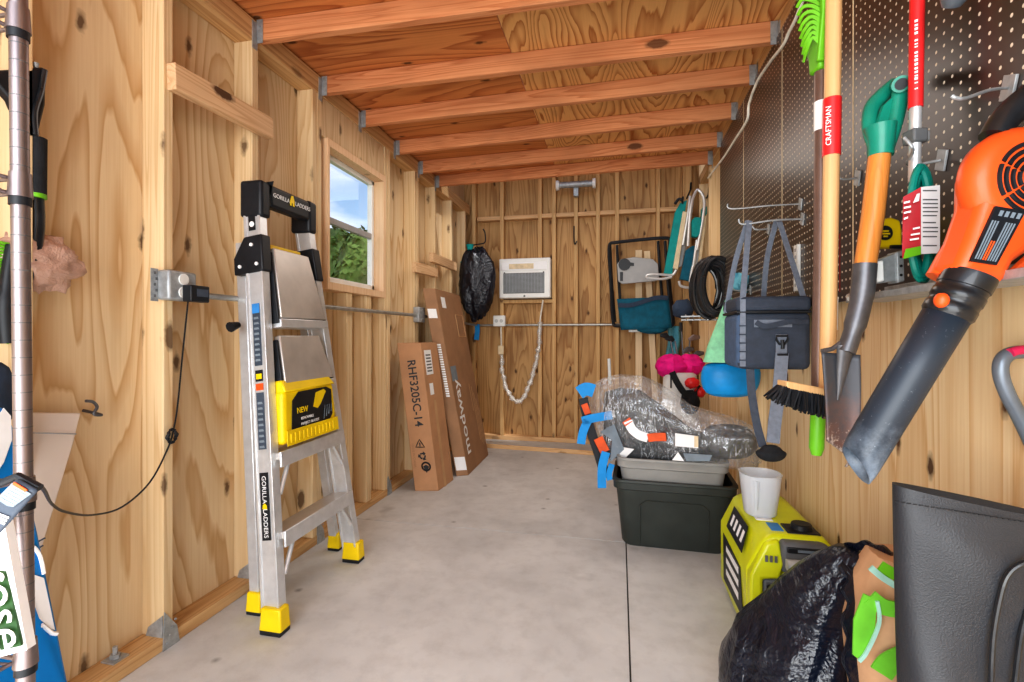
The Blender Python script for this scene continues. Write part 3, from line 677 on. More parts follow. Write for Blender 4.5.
cd = MB().hexa([BP(.16, .42), BP(.86, .42), BP(.9, .45), BP(.86, .42, -.002), BP(.17, .53), BP(.9, .53), BP(.91, .51), BP(.17, .53, -.002)])
cd = MB().prism([BP(.15, .415), BP(.80, .415), BP(.89, .44), BP(.90, .522), BP(.80, .534), BP(.28, .534), BP(.17, .51)], (-.003, 0, 0))
cd = obj('card', cd, 'black', bk, smooth=False)
dd = (LP(1, .45) - LP(0, .45)).normalized(); uu = (BP(.5, .53) - BP(.5, .42)).normalized()
text('NEW', .031, BP(.33, .476), dd, uu, 'yellow', cd, bold=.0006)
text('REMOVABLE', .0155, BP(.41, .450), dd, uu, 'label', cd); text('PROJECT BUCKET', .0155, BP(.46, .433), dd, uu, 'label', cd)
obj('picture', MB().prism([BP(.52, .478, .001), BP(.60, .47, .001), BP(.66, .482, .001), BP(.78, .52, .001), BP(.74, .528, .001), BP(.58, .522, .001)], (.001, 0, 0)), 'yellow', cd, smooth=False)
m = MB()
for k in range(4): m.prism([BP(.70 + .05 * k, .43 + .006 * k, .001), BP(.715 + .05 * k, .43 + .006 * k, .001), BP(.745 + .045 * k, .475, .001)], (.001, 0, 0))
obj('picture_tools', m, 'tag_pale', cd, smooth=False)

# ------------------------------------------------------------------ cartons
def carton(name, b, tp, mats, label):
    """b, tp: four bottom and four top corners"""
    c = sum((V(q) for q in b), V()) / 4; r = root(name, (c.x, c.y, min(q[2] for q in b)), label, 'box'); return r
# long narrow carton with the printed code, front facing the camera
b0 = [V((-1.361, 3.127, 0)), V((-1.203, 3.161, 0)), V((-1.187, 3.425, 0)), V((-1.345, 3.39, 0))]
sh = V((-.128, -.01, 1.01))
t0 = [q + sh for q in b0]
ca = carton('long_carton', b0, t0, None, 'narrow upright brown carton with a printed code leaning on the left wall')
obj('body', MB().hexa(b0 + t0), 'card', ca, smooth=False, bevel=.003, bseg=1)
xd = (b0[1] - b0[0]).normalized(); zd = sh.normalized(); nf = xd.cross(zd)  # faces the camera
def A1(s, h, o=.001): return b0[0] + xd * s * (b0[1] - b0[0]).length + sh * h + nf * o
text('RHF3205C-14', .079, A1(.5, .66), -zd, xd, 'black', ca, bold=.001)
def mark(pts, nm, par, mat='black', d=nf): return obj(nm, MB().prism(pts, d * .001), mat, par, smooth=False)
def recyc(ctr, ex, ey, par, k=1.0, nm='symbol'):
    m = MB()
    for a in range(3):
        q = a * 2.0944; e1 = ex * math.cos(q) + ey * math.sin(q); e2 = -ex * math.sin(q) + ey * math.cos(q)
        m.prism([ctr + e1 * x * k + e2 * y * k for x, y in ((-.018, .008), (.006, .012), (.006, .004), (.022, .016), (.006, .03), (.006, .022), (-.012, .018))], nf * .001)
    return obj(nm, m, 'black', par, smooth=False)
c = A1(.45, .32); m = MB(); tri = [c + xd * x + zd * z for x, z in ((-.03, -.025), (.03, -.025), (0, .028))]
m.tube([tri[0], (tri[0] + tri[1]) / 2, tri[1], (tri[1] + tri[2]) / 2, tri[2], (tri[2] + tri[0]) / 2], .004, 5, closed=True); m.obox(c - zd * .006, xd * .004, zd * .012, nf * .001); obj('symbol', m, 'black', ca)
recyc(A1(.5, .235), xd, zd, ca, 1.1)
c = A1(.6, .165); m = MB()
m.tube([c + (xd * math.cos(q) + zd * math.sin(q)) * .028 for q in [i * .3491 for i in range(18)]], .006, 5, closed=True); m.prism([c + xd * x + zd * z for x, z in ((-.02, 0), (0, -.045), (.02, 0), (0, .012))], nf * .001); obj('symbol', m, 'black', ca)
text('MADE IN CHINA', .022, A1(.14, .24), -zd, xd, 'card_dk', ca)
# side face labels
sd = (b0[2] - b0[1]).normalized(); ns = sd.cross(zd)
def A2(s, h, o=.001): return b0[1] + sd * s * .23 + sh * h + ns * o
obj('label_sticker', MB().prism([A2(.15, .78), A2(.62, .78), A2(.62, .95), A2(.15, .95)], ns * .001), 'label', ca, smooth=False)
m = MB()
for k in range(6): m.prism([A2(.22, .80 + .022 * k, .0022), A2(.55, .80 + .022 * k, .0022), A2(.55, .81 + .022 * k, .0022), A2(.22, .81 + .022 * k, .0022)], ns * .0005)
obj('label_print', m, 'gen_grey', ca, smooth=False)
obj('label_sticker', MB().prism([A2(.25, .64), A2(.5, .64), A2(.5, .72), A2(.25, .72)], ns * .001), 'label', ca, smooth=False)
obj('tape', MB().prism([A2(.42, .0), A2(.58, .0), A2(.58, .6), A2(.42, .6)], ns * .0008), 'card_edge', ca, smooth=False)
# wide flat carton behind it
q = [V((-1.20, 3.52, 0)), V((-1.115, 3.56, 0)), V((-1.13, 4.20, .0)), V((-1.215, 4.16, 0))]
sh2 = V((-.255, -.04, 1.42)); 
t2 = [p + sh2 for p in q]
cb = carton('flat_carton', q, t2, None, 'tall flat brown carton with white printed name leaning against the left wall')
obj('body', MB().hexa(q + t2), 'card_b', cb, smooth=False, bevel=.004, bseg=1)
ed = (q[1] - q[0]).normalized(); wd = (q[2] - q[1]).normalized(); hd = sh2.normalized(); nb = wd.cross(hd); ne = ed.cross(hd)
def B1(s, h, o=.001): return q[1] + (q[2] - q[1]) * s + sh2 * h + nb * o
def B2(s, h, o=.001): return q[0] + (q[1] - q[0]) * s + sh2 * h + ne * o
text('modway', .175, B1(.17, .30), hd, -wd, 'label', cb, bold=.002)
obj('label_sticker', MB().prism([B1(.04, .5), B1(.25, .5), B1(.25, .58), B1(.04, .58)], nb * .001), 'tag_pale', cb, smooth=False)
obj('label_sticker', MB().prism([B1(.15, .9), B1(.3, .9), B1(.3, .96), B1(.15, .96)], nb * .001), 'label', cb, smooth=False)
m = MB(); 
for k, (s, h0, h1) in enumerate(((.66, .3, .46), (.74, .12, .44), (.80, .10, .40), (.86, .08, .36), (.92, .09, .3))): m.prism([B1(s, h0), B1(s + .022, h0), B1(s + .022, h1), B1(s, h1)], nb * .0008)
obj('small_print', m, 'card_edge', cb, smooth=False)
m = MB(); pts = [B1(.62, .74), B1(.93, .74), B1(.93, .87), B1(.62, .87)]
for i in range(4): m.tube([pts[i], pts[(i + 1) % 4]], .003, 4)
obj('printed_square', m, 'card_edge', cb)
obj('edge_label', MB().prism([B2(.1, .03), B2(.95, .03), B2(.95, .1), B2(.1, .1)], ne * .001), 'label', cb, smooth=False)
obj('edge_label', MB().prism([B2(.1, .84), B2(.8, .84), B2(.8, .89), B2(.1, .89)], ne * .001), 'label', cb, smooth=False)
m = MB()
for k in range(22): m.prism([B2(.35, .42 + k * .013), B2(.65, .42 + k * .013), B2(.65, .429 + k * .013), B2(.35, .429 + k * .013)], ne * .0008)
obj('edge_print', m, 'label', cb, smooth=False)

# ------------------------------------------------------------------ hanging bin bag and back wall hooks
c = PY(477, 284, 4.42)
def crump(d, s=3.0, a=.12, seed=1):
    n = nz(d, s, seed); m_ = 1 - abs(nz(d, s * 2.1, seed + 4)) * 2
    return 1 + a * n + a * .35 * m_
def fnb(d):
    k = crump(d, 2.2, .16, 3)
    sq = (abs(d.x) ** 4 + abs(d.y) ** 4 + abs(d.z) ** 4) ** -.25
    return k * (.55 + .45 * sq) * (1 - .30 * max(0, -d.z) * abs(d.x)) * (1 - .06 * abs(math.sin(4 * math.atan2(d.y, d.x) + 5 * d.z)))
r = root('bin_bag', (c.x, c.y, c.z - .36), 'stuffed black bin bag hanging from a hook on the back wall', 'bag')
obj('sack', MB().blob(c + V((0, 0, -.01)), (.17, .11, .335), 64, 40, fnb), 'binbag2', r, angle=80)
ck = PY(470, 250, 4.42); hp = PY(470, 243, YB - .06)
obj('tied_neck', MB().loft([[ck + V((.03 * k * math.cos(q_), .03 * k * math.sin(q_), z)) for q_ in [i * .628 for i in range(10)]] for z, k in ((-.12, 3.2), (-.06, 1.2), (-.0, .8), (.05, 1.3))]), 'teal_cloth', r)
def jhook(name, pts, label, r_=.006, mat='black'):
    return thing(name, MB().tube(curve_pts(pts, 6), r_, 8), mat, label, 'hook')
jhook('wall_hook', [V((hp.x - .03, YB, hp.z)), V((hp.x - .02, YB - .1, hp.z)), PY(471, 245, 4.45), PY(480, 244, 4.42), PY(485, 242, 4.42), PY(485, 233, 4.42), PY(483, 229, 4.42)], 'black utility hook holding up the bin bag on the back wall')
jhook('wall_hook', [PY(574, 226, YB - .004), PY(574, 240, YB - .015), PY(575, 244, YB - .05), PY(577, 241, YB - .06)], 'black utility hook hanging empty below the twin lamp')
jhook('wall_hook', [PX(357, 362, XS), PX(358, 366, XS + .02), PX(361, 362, XS + .03), PX(361, 349, XS + .02), PX(359, 347, XS)], 'small black hook on the left wall under the window')
p = PX(83, 413, XS); jhook('wall_hook', [p + V((0, 0, .008)), p + V((.05, .015, -.006)), PX(94, 414, XS + .05), PX(97, 407, XS + .05), PX(93, 402, XS + .055), PX(86, 401, XS + .06)], 'rusty grey utility hook on the left plywood above the cream panel', .0045, 'steel')

# ------------------------------------------------------------------ folded chairs on the back wall
def px(P, y): return [PY(u, v, y) for u, v in P]
yC = 4.68
r = root('camp_chair', PY(640, 330, yC), 'folded black-framed camp chair with side table and teal canvas hanging on the back wall', 'chair')
fr_ = px([(611, 243), (638, 240), (665, 238), (670, 242), (668, 262), (670, 290), (673, 318), (670, 326), (645, 325), (618, 326), (613, 320), (611, 285), (609, 250)], yC)
obj('frame', MB().tube(curve_pts(fr_ + [fr_[0]], 4)[:-1], .016, 8, closed=True), 'black', r)
for off, yy in ((4, yC - .035), (-3, yC + .03)):
    obj('frame_tube', MB().tube(curve_pts(px([(613 + off, 245), (615 + off, 285), (618 + off, 322)], yy), 4), .013, 8), 'black', r)
    obj('frame_tube', MB().tube(curve_pts(px([(661 + off, 241), (664 + off, 285), (668 + off, 322)], yy), 4), .013, 8), 'black', r)
pl = px([(617, 264), (621, 259), (634, 257), (653, 259), (658, 264), (659, 278), (656, 281), (622, 284), (618, 281)], yC - .06)
tb = obj('side_table', MB().prism(pl, (0, .02, 0)), 'grey_panel', r, bevel=.005)
c = PY(624.5, 264.5, yC - .062); obj('cup_hole', MB().tube([c, c + V((0, -.006, 0))], .055, 20), 'black', tb)
a = px([(620, 272), (623, 272), (623, 281), (620, 281)], yC - .062); obj('slot', MB().prism(a, (0, -.004, 0)), 'black', tb)
obj('slot', MB().prism(px([(628, 262), (634, 263), (634, 266), (628, 266)], yC - .062), (0, -.004, 0)), 'black', tb)
m = MB().grid(12, 8, lambda a, b: PY(617 + 51 * a + 4 * b, 299 - 2 * a + 31 * b, yC - .04 - .02 * math.sin(a * math.pi) * (1 + .5 * math.sin(7 * b))))
obj('canvas', m, 'teal_dk', r, solid=.012)
obj('canvas_fold', MB().blob(PY(652, 329, yC - .02), (.13, .05, .045), 20, 10, lambda d: crump(d, 2, .15, 8)), 'teal_dk', r)
obj('strap', MB().ribbon(curve_pts(px([(618, 305), (632, 305), (655, 298), (668, 298)], yC - .09), 5), .04, (0, 0, 1), .004), 'navy', r)
# two teal beach chairs with aluminium frames
def beach(sh, y, label, parts):
    r = root('beach_chair', PY(sh[0][0], sh[0][1], y), label, 'chair', 'folded teal beach chairs')
    for nm, mat, kind, P, k, dy in parts:
        pts = px(P, y + dy)
        if kind == 't': obj(nm, MB().tube(curve_pts(pts, 5), k, 8), mat, r)
        else: obj(nm, MB().prism(pts, (0, k, 0)), mat, r, bevel=.004)
    return r
beach([(668, 280)], 4.30, 'folded teal beach chair without a pillow, the left of the two hanging', [
    ('fabric', 'teal_cloth', 'p', [(675, 212), (680, 203), (687, 200), (683, 225), (672, 275), (664, 273)], .05, 0),
    ('armrest', 'slats', 'p', [(683, 211), (687, 212), (678, 270), (673, 268)], .03, -.03),
    ('seat_sling', 'grey_panel', 'p', [(687, 214), (691, 216), (682, 266), (677, 268)], .04, .01),
    ('side_tube', 'alu', 't', [(690, 196), (688, 215), (683, 245)], .011, -.04), ('side_tube', 'alu', 't', [(693, 198), (690, 220), (684, 255)], .011, .05),
    ('leg_loop', 'alu', 't', [(676, 270), (672, 275), (660, 274.5), (648, 275), (648, 278), (662, 279), (672, 277)], .011, -.05),
    ('pivot_strap', 'black', 't', [(675, 204), (679, 199), (683, 201)], .012, -.02)])
beach([(697, 285)], 4.20, 'folded teal beach chair with a pillow, the right of the two hanging', [
    ('back_sling', 'teal_dk', 'p', [(686, 250), (692, 246), (697, 245), (690, 281), (680, 279)], .05, .03),
    ('pillow', 'teal_cloth', 'p', [(692, 220), (695, 217), (700, 217), (702, 220), (700, 234), (697, 237), (692, 236)], .06, -.06),
    ('fabric', 'teal_cloth', 'p', [(702, 208), (707, 206), (707, 214), (701, 218)], .05, -.02),
    ('armrest', 'slats', 'p', [(704, 216), (707, 216), (700, 272), (697, 271)], .03, -.03),
    ('seat_sling', 'grey_panel', 'p', [(698, 246), (702, 246), (698, 273), (691, 275)], .04, .01),
    ('frame_bow', 'alu', 't', [(688, 246), (690, 215), (693, 198), (698, 190), (704, 199), (703, 218), (697, 250)], .012, -.05),
    ('side_tube', 'alu', 't', [(697, 240), (694, 262), (692, 270), (690, 282)], .011, -.04),
    ('foot_loop', 'alu', 't', [(679, 281), (681, 286), (690, 288), (700, 289), (701, 285)], .011, -.04)])
for k, (u, v) in enumerate(((690, 187), (682, 201), (708, 192))):
    p = PY(u, v, 4.30 if k < 2 else 4.20); jhook('wall_hook', [p + V((.02, .35, .0)), p + V((.01, .05, -.01)), p + V((0, -.03, -.02)), p + V((0, -.06, .02))], ['black hook over the bow of the right teal beach chair', 'black hook over the left teal beach chair', 'black hook nearest the pegboard above the right beach chair'][k], .008)
# two pale boards standing on the back wall
for u0, u1, v0, tilt, lab in ((635.5, 642, 250, 0, 'pale narrow board standing against the back wall, the left of two'), (644, 650, 251, .10, 'pale narrow leaning board standing against the back wall, the right of two')):
    a = PY(u0, v0, YB - .03); b_ = PY(u1, v0, YB - .03)
    m = MB().hexa([(a.x + tilt, YB - .05, 0), (b_.x + tilt, YB - .05, 0), (b_.x + tilt, YB - .03, 0), (a.x + tilt, YB - .03, 0), (a.x, YB - .022, a.z), (b_.x, YB - .022, a.z), (b_.x, YB - .002, a.z), (a.x, YB - .002, a.z)])
    thing('narrow_board', m, 'lath', lab, 'board', smooth=False)
thing('white_clip', MB().box(*(lambda p: (p.x - .05, p.x + .05, YB - .16, YB - .06, p.z - .03, p.z + .03))(PY(634, 329, YB - .1))), 'white', 'white plastic clip under the camp chair on the back wall', 'clip', bevel=.008)
# coiled hose, small dark pouch and wire bracket beneath
cH = PD(711, 288, 3.15); ax = (RIGHT * .93 - FWD * .37).normalized(); nn = ax.cross(UP)
m = MB(); pts = []
for i in range(13 * 28):
    q = i / 28 * 2 * math.pi; k = i / (13 * 28)
    rr = 1 + .10 * math.sin(i * .137) + .16 * (((i // 28) * 5 % 13) / 13 - .5)
    pts.append(cH + ax * (.085 * rr * math.cos(q) + .085 * (k - .5)) + UP * (.17 * rr * math.sin(q) - .015 * math.sin(k * 19)) + nn * (.11 * (k - .5)))
thing('garden_hose', m.tube(pts, .0125, 8), 'black_gloss', 'coil of black hose hanging beside the pegboard at the back', 'hose')
c = PD(683, 309, 3.5); thing('dark_pouch', MB().blob(c, (.075, .05, .065), 18, 10, lambda d: crump(d, 2.2, .2, 5)), 'navy', 'crumpled dark pouch hanging below the teal beach chairs', 'bag')
m = MB(); c = PD(702, 318, 3.2)
for k in range(5): m.tube([c + ax * (-.1 + .045 * k) + V((0, 0, .02)), c + ax * (-.1 + .045 * k) + V((0, 0, -.01)) - nn * .05, c + ax * (-.1 + .045 * k) + V((0, 0, -.015)) + nn * .08], .005, 6)
m.tube([c - ax * .13 + V((0, 0, .01)), c + ax * .13 + V((0, 0, .015))], .006, 6); m.tube([c - ax * .13 - nn * .05 - UP * .01, c + ax * .12 - nn * .05 - UP * .01], .006, 6)
thing('wire_rack', m, 'galv', 'small steel wire rack fixed under the hose coil', 'rack')

# ------------------------------------------------------------------ golf bag, towel, blue mesh bag
g0 = V((.485, 3.95, 0)); dG = 3.76
r = root('golf_bag', g0, 'white golf bag with pink hood and clubs standing in the back right corner', 'golf bag')
def gp(u, v, d=dG): return PD(u, v, d)
rings = []
for v, hw in ((470, 17), (440, 18), (410, 18), (385, 17), (372, 16)):
    c = gp(680, v); k = hw * dG / F; rings.append([c + RIGHT * k * math.cos(q_) + FWD * .09 * math.sin(q_) for q_ in [i * math.pi / 10 for i in range(20)]])
obj('bag_body', MB().loft(rings), 'white', r)
obj('hood', MB().blob(gp(672, 366), (.12, .10, .085), 24, 14, lambda d: crump(d, 2.6, .22, 2)), 'pink', r); obj('hood', MB().blob(gp(690, 365), (.10, .10, .08), 24, 14, lambda d: crump(d, 2.8, .22, 6)), 'pink', r)
obj('shoulder_strap', MB().ribbon(curve_pts([gp(672, 372, dG - .13), gp(678, 384, dG - .14), gp(686, 394, dG - .14), gp(697, 394, dG - .12), gp(700, 386, dG - .1)], 5), .045, (0, 0, 1), .012), 'black_soft', r)
obj('side_pocket', MB().blob(gp(690, 402, dG - .1), (.07, .05, .09), 16, 10, lambda d: crump(d, 2, .1, 9)), 'black_soft', r)
obj('red_pocket', MB().blob(gp(692, 383, dG - .12), (.05, .04, .04), 16, 10, lambda d: crump(d, 2, .2, 3)), 'red', r); obj('red_pocket', MB().blob(gp(700, 392, dG - .1), (.04, .04, .04), 16, 10, lambda d: crump(d, 2, .2, 4)), 'red', r)
obj('zip_pull', MB().tube([gp(671, 376, dG - .12), gp(671, 388, dG - .12)], .006, 6), 'black', r)
for k, (u0, v0, u1, v1, mt) in enumerate(((680, 372, 675, 341, 'black'), (688, 372, 690, 340, 'steel'), (684, 372, 681, 325, 'steel'), (693, 372, 694, 356, 'steel'), (677, 372, 670, 338, 'black'), (682, 372, 684, 352, 'steel'))):
    a, b_ = gp(u0, v0), gp(u1, v1)
    cl = root('golf_club', b_, ['dark-headed golf club tilted left in the golf bag', 'steel golf club with the tallest bright curved head in the golf bag', 'golf club standing straight up against the aqua towel', 'short steel iron at the right of the golf bag', 'dark golf club leaning furthest left in the golf bag', 'steel iron with a low head in the middle of the bag'][k], 'golf club', 'golf clubs in the bag')
    obj('shaft', MB().tube([a, b_], .0065, 6), 'steel', cl)
    if k != 2: obj('club_head', MB().tube([b_ - RIGHT * .01, b_ + RIGHT * .03 * (1 if k % 2 else -1) + UP * .02, b_ + RIGHT * .075 * (1 if k % 2 else -1) + UP * .022], [.014, .024, .012], 8, flat=.6), 'chrome' if k == 1 else mt, cl)
    else: obj('club_head', MB().tube([b_ - UP * .05, b_ + UP * .02], .012, 8), 'black', cl)
m = MB().grid(6, 10, lambda a, b: PD(667 + 12 * a + 1.5 * math.sin(b * 5), 326 + 36 * b, 4.57 - .02 * math.sin(a * 9)))
thing('towel', m, 'aqua', 'aqua towel hanging behind the golf clubs', 'towel', solid=.01)
# mesh toy bag: blue nylon base, mint mesh top gathered to a point
dM = 2.28; r = root('mesh_bag', PD(730, 395, dM), 'blue nylon bag with mint mesh top hanging behind the cooler bag', 'bag')
def mring(uL, uR, v, th):
    c = PD((uL + uR) / 2, v, dM); k = (uR - uL) / 2 * dM / F
    return [c + RIGHT * k * math.cos(q_) * (1 + .04 * math.sin(3 * q_ + v)) + FWD * th * math.sin(q_) for q_ in [i * math.pi / 14 for i in range(28)]]
obj('base', MB().loft([mring(716, 742, 397, .04), mring(706, 754, 394, .07), mring(701, 759, 384, .085), mring(701, 760, 372, .085), mring(704, 757, 361, .08)]), 'bluebag', r, sub=1)
obj('mesh_top', MB().loft([mring(704, 757, 362, .078), mring(709, 752, 345, .06), mring(714, 746, 330, .045), mring(720, 738, 314, .025), mring(726, 732, 298, .01)]), 'meshgreen', r)
m = MB().grid(8, 8, lambda a, b: PD(733 + 18 * a, 272 + 18 * b + 4 * a, 2.55 + .03 * math.sin(6 * a + 4 * b)))
thing('aqua_pouch', m, 'aqua', 'aqua pouch hanging on the pegboard behind the cooler bag straps', 'bag', solid=.02)

# ------------------------------------------------------------------ cooler bag
x0, x1, y0, y1, z0, z1 = .405, .643, 1.85, 2.08, .945, 1.20
r = root('cooler_bag', ((x0 + x1) / 2, (y0 + y1) / 2, z0), 'navy soft cooler bag with grey straps hung from a pegboard hook', 'cooler bag')
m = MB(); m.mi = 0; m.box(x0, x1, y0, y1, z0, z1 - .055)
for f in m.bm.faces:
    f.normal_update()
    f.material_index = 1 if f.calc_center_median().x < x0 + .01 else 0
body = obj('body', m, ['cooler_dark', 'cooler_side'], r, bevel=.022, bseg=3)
lid = obj('lid', MB().box(x0 - .004, x1, y0 - .004, y1, z1 - .053, z1), 'cooler_dark', r, bevel=.016, bseg=3)
obj('zip', MB().box(x0 - .003, x1 - .003, y0 - .006, y1, z1 - .06, z1 - .05), 'black', r, bevel=.003)
obj('label_patch', MB().box(x0 + .055, x0 + .175, y0 - .004, y0 + .002, z1 - .108, z1 - .082), 'strap', r, smooth=False)
obj('front_handle', MB().ribbon(curve_pts([(x0 + .06, y0 - .006, z1 - .09), (x0 + .09, y0 - .014, z1 - .105), (x0 + .16, y0 - .014, z1 - .09), (x0 + .20, y0 - .006, z1 - .09), (x1 - .012, y0 - .003, z1 - .09)], 5), .018, (0, 0, 1), .004), 'cooler_dark', r)
obj('strap', MB().ribbon([(x0 + .018, y0 - .003, z0 + .01), (x0 + .018, y0 - .004, z1 - .01)], .018, (1, 0, 0), .004), 'strap', r)
for k in range(5): obj('webbing_bar', MB().box(x0 + .006, x0 + .03, y0 - .009, y0 - .002, z0 + .03 + k * .03, z0 + .034 + k * .03), 'cooler_dark', r)
# carry straps over the hook
hk = V((.0, 0, 0)); hz = PX(802, 219, PXF).z; hy = PX(802, 219, PXF).y + .012
h1 = V((.475, hy, hz + .004)); h2 = V((.575, hy, hz + .005))
for (hp_, foot0, foot1) in ((h1, (x0 + .018, y0, z1 - .015), (x0 - .002, y1 - .06, z1 - .05)), (h2, (x1 - .02, y0 + .02, z1 - .005), (x0 + .14, y1 - .02, z1 - .0))):
    obj('carry_strap', MB().ribbon(curve_pts([foot0, V(foot0).lerp(hp_, .6) + V((-.0, -.005, 0)), hp_ + V((.002, -.004, 0))], 5), .02, (1, .3, .1), .004), 'strap', r)
    obj('carry_strap', MB().ribbon(curve_pts([foot1, V(foot1).lerp(hp_, .55) + V((-.01, .01, 0)), hp_ + V((-.002, .004, .001))], 5), .02, (1, .3, .1), .004), 'strap', r)
# shoulder strap with buckle and pad
q0_ = PY(782, 340, y0 - .012); m = MB()
m.tube([q0_ + V((a * .017, 0, b * .014)) for a, b in ((-1, 1), (1, 1), (1, 0), (.5, -1), (-.5, -1), (-1, 0))], .004, 6, closed=True); m.tube([q0_ + V((0, -.004, .0)), q0_ + V((0, -.008, -.03))], .006, 8); m.tube([q0_ + V((-.017, -.004, -.05)), q0_ + V((.017, -.004, -.05))], .005, 8)
obj('buckle', m, 'black', r)
obj('buckle_tab', MB().box(q0_.x - .018, q0_.x + .018, y0 - .008, y0 - .002, q0_.z - .05, q0_.z + .02), 'strap', r, bevel=.002)
obj('shoulder_strap', MB().ribbon(curve_pts([PY(782, 353, y0 - .016), PY(779, 390, y0 - .03), PY(775, 420, y0 - .04), PY(773, 443, y0 - .05)], 5), [.041] * 16, (1, 0, 0), .004), 'strap', r)
obj('shoulder_strap', MB().ribbon(curve_pts([PY(750, 366, y0 + .03), PY(752, 395, y0 + .02), PY(757, 425, y0), PY(763, 447, y0 - .03)], 5), .03, (1, .4, 0), .004), 'strap_dk', r)
c = PY(771, 452, y0 - .05); obj('shoulder_pad', MB().blob(c, (.05, .022, .034), 24, 12, lambda d: (1 if d.z < 0 else .75)), 'black_soft', r, sub=1)

# ------------------------------------------------------------------ long-handled tools
# leaf rake, head up
dR = 1.2
r = root('leaf_rake', PD(817, 455, dR), 'lime green leaf rake with a brown pole hanging head-up on the pegboard', 'rake')
obj('pole', MB().tube([PD(822, 66, dR), PD(821, 250, dR), PD(818, 418, dR)], .0165, 14), 'brown_pole', r)
obj('grip', MB().tube([PD(818.2, 410, dR), PD(816.5, 448, dR), PD(816.3, 455, dR)], [.0165, .0165, .011], 14), 'lime', r)
obj('white_sticker', MB().tube([PD(821.8, 102, dR), PD(821.7, 131, dR)], .0172, 14), 'label', r)
m = MB().loft([[PD(822, 70, dR) + RIGHT * a * k + FWD * b * .022 + UP * z for a, b in ((-1, -1), (1, -1), (1, 1), (-1, 1))] for z, k in ((-.005, .02), (.06, .024), (.14, .034))]); hd_ = obj('head_socket', m, 'lime', r, bevel=.006)
def rk(u, v, d=dR): return PD(u, v, d)
obj('head_bar', MB().prism([rk(818, 60, 1.17), rk(829, 60, 1.17), rk(832, 20, 1.16), rk(831, -15, 1.15), rk(822, -15, 1.15), rk(823, 10, 1.16)], FWD * .012), 'lime', r, bevel=.003)
obj('head_bar', MB().prism([rk(812, 62, 1.22), rk(818, 66, 1.22), rk(817, 42, 1.24), rk(807, 36, 1.24), rk(806, 43, 1.23)], FWD * .012), 'lime', r, bevel=.003)
for k in range(9):
    y = -12 + k * 6.0; P = [rk(826 - .2 * k, y + 14, 1.17), rk(813, y + 8 - .8 * k, 1.18), rk(802 + .5 * k, y + 4 + 1.6 * k, 1.19), rk(796 + .9 * k, y + 12 + 1.8 * k, 1.2)]
    obj('tine', MB().ribbon(curve_pts(P, 4), .008, (0, 0, 1), .003), 'lime', r)
# wooden broom
dB = 1.15; dq = RIGHT * .0
r = root('deck_broom', PD(806, 415, dB - .01), 'broom with a wooden red-banded handle and black bristles hanging on the pegboard', 'broom')
obj('handle', MB().tube([PD(834, -20, dB), PD(831, 180, dB), PD(827, 391, dB)], .0172, 14), 'shaft', r)
obj('red_band', MB().tube([PD(832.2, 99, dB), PD(831.36, 156, dB)], .0192, 16), 'red', r)
bd = [o for o in r.children if o.name.startswith('red_band')][0]
c = (PD(831.8, 128, dB)) - RIGHT * .0152 - FWD * .0125; text('CRAFTSMAN', .016, c, UP, -(RIGHT * .78 - FWD * .63), 'label', bd)
obj('white_sticker', MB().tube([PD(829.3, 297, dB + .005), PD(829, 330, dB + .008)], .0180, 14), 'label', r)
c = PD(833.5, 262, dB); m = MB().loft([[PD(831, v, dB - .0) + (RIGHT * math.cos(a) - FWD * math.sin(a)) * .0182 for a in (.1, .35, .6, .85)] for v in (234, 292)], caps=False, closed=False); obj('red_sticker', m, 'crimson', r)
e1 = (PD(826, 392, dB - .012) - PD(795, 386, dB - .012)).normalized(); n1 = e1.cross(UP)
hw = .055; obj('broom_block', MB().obox(PD(808, 389, dB - .012), e1 * .062, UP * .009, n1 * .022), 'shaft', r, bevel=.003)
m = MB()
random.seed(3)
for i in range(26):
    for k in range(7):
        s_ = (i / 25 - .5) * 2; b0_ = PD(808, 391, dB - .012) + e1 * s_ * .06 + n1 * (k / 6 - .5) * .036
        tip = b0_ + e1 * (s_ * .012 - .012 + random.uniform(-.008, .008)) + n1 * ((k / 6 - .5) * .03 + random.uniform(-.008, .008)) - UP * random.uniform(.042, .056) * (1 - .3 * max(0, -s_))
        m.tube([b0_, b0_.lerp(tip, .6), tip], [.0036, .0032, .002], 4)
obj('bristles', m, 'black', r, smooth=False)
# spade with teal D-grip
dS = 1.05
r = root('shovel', PD(845, 460, dS), 'square-bladed shovel with a teal D-grip and varnished wooden shaft', 'shovel')
obj('shaft', MB().tube([PD(880, 150, dS), PD(873, 215, dS), PD(864.5, 270, dS)], [.0205, .0215, .0205], 16), 'shaft_orange', r)
dd_ = dS
obj('grip_socket', MB().tube([PD(880.5, 156, dd_), PD(881, 140, dd_), PD(880, 126, dd_)], [.0235, .025, .03], 16), 'teal', r)
obj('grip_side', MB().tube(curve_pts([PD(886, 148, dd_), PD(893, 128, dd_), PD(898, 108, dd_), PD(901, 86, dd_)], 5), .016, 12, flat=.75), 'teal', r)
obj('grip_side', MB().tube(curve_pts([PD(877, 148, dd_), PD(870, 128, dd_ + .02), PD(872, 108, dd_ + .03), PD(884, 94, dd_ + .03), PD(896, 84, dd_ + .03)], 5), .016, 12, flat=.75), 'teal', r)
obj('grip_bar', MB().tube([PD(901, 84, dd_ - .02), PD(895, 86, dd_ + .06)], .0165, 16), 'teal', r)
obj('grip_hole', MB().tube([PD(901.5, 84, dd_ - .0215), PD(901.3, 84, dd_ - .019)], .0115, 16), 'black', r)
obj('grip_web', MB().prism([PD(883, 140, dd_), PD(878, 122, dd_), PD(884, 105, dd_), PD(895, 95, dd_), PD(894, 112, dd_), PD(888, 135, dd_)], FWD * .008), 'teal', r)
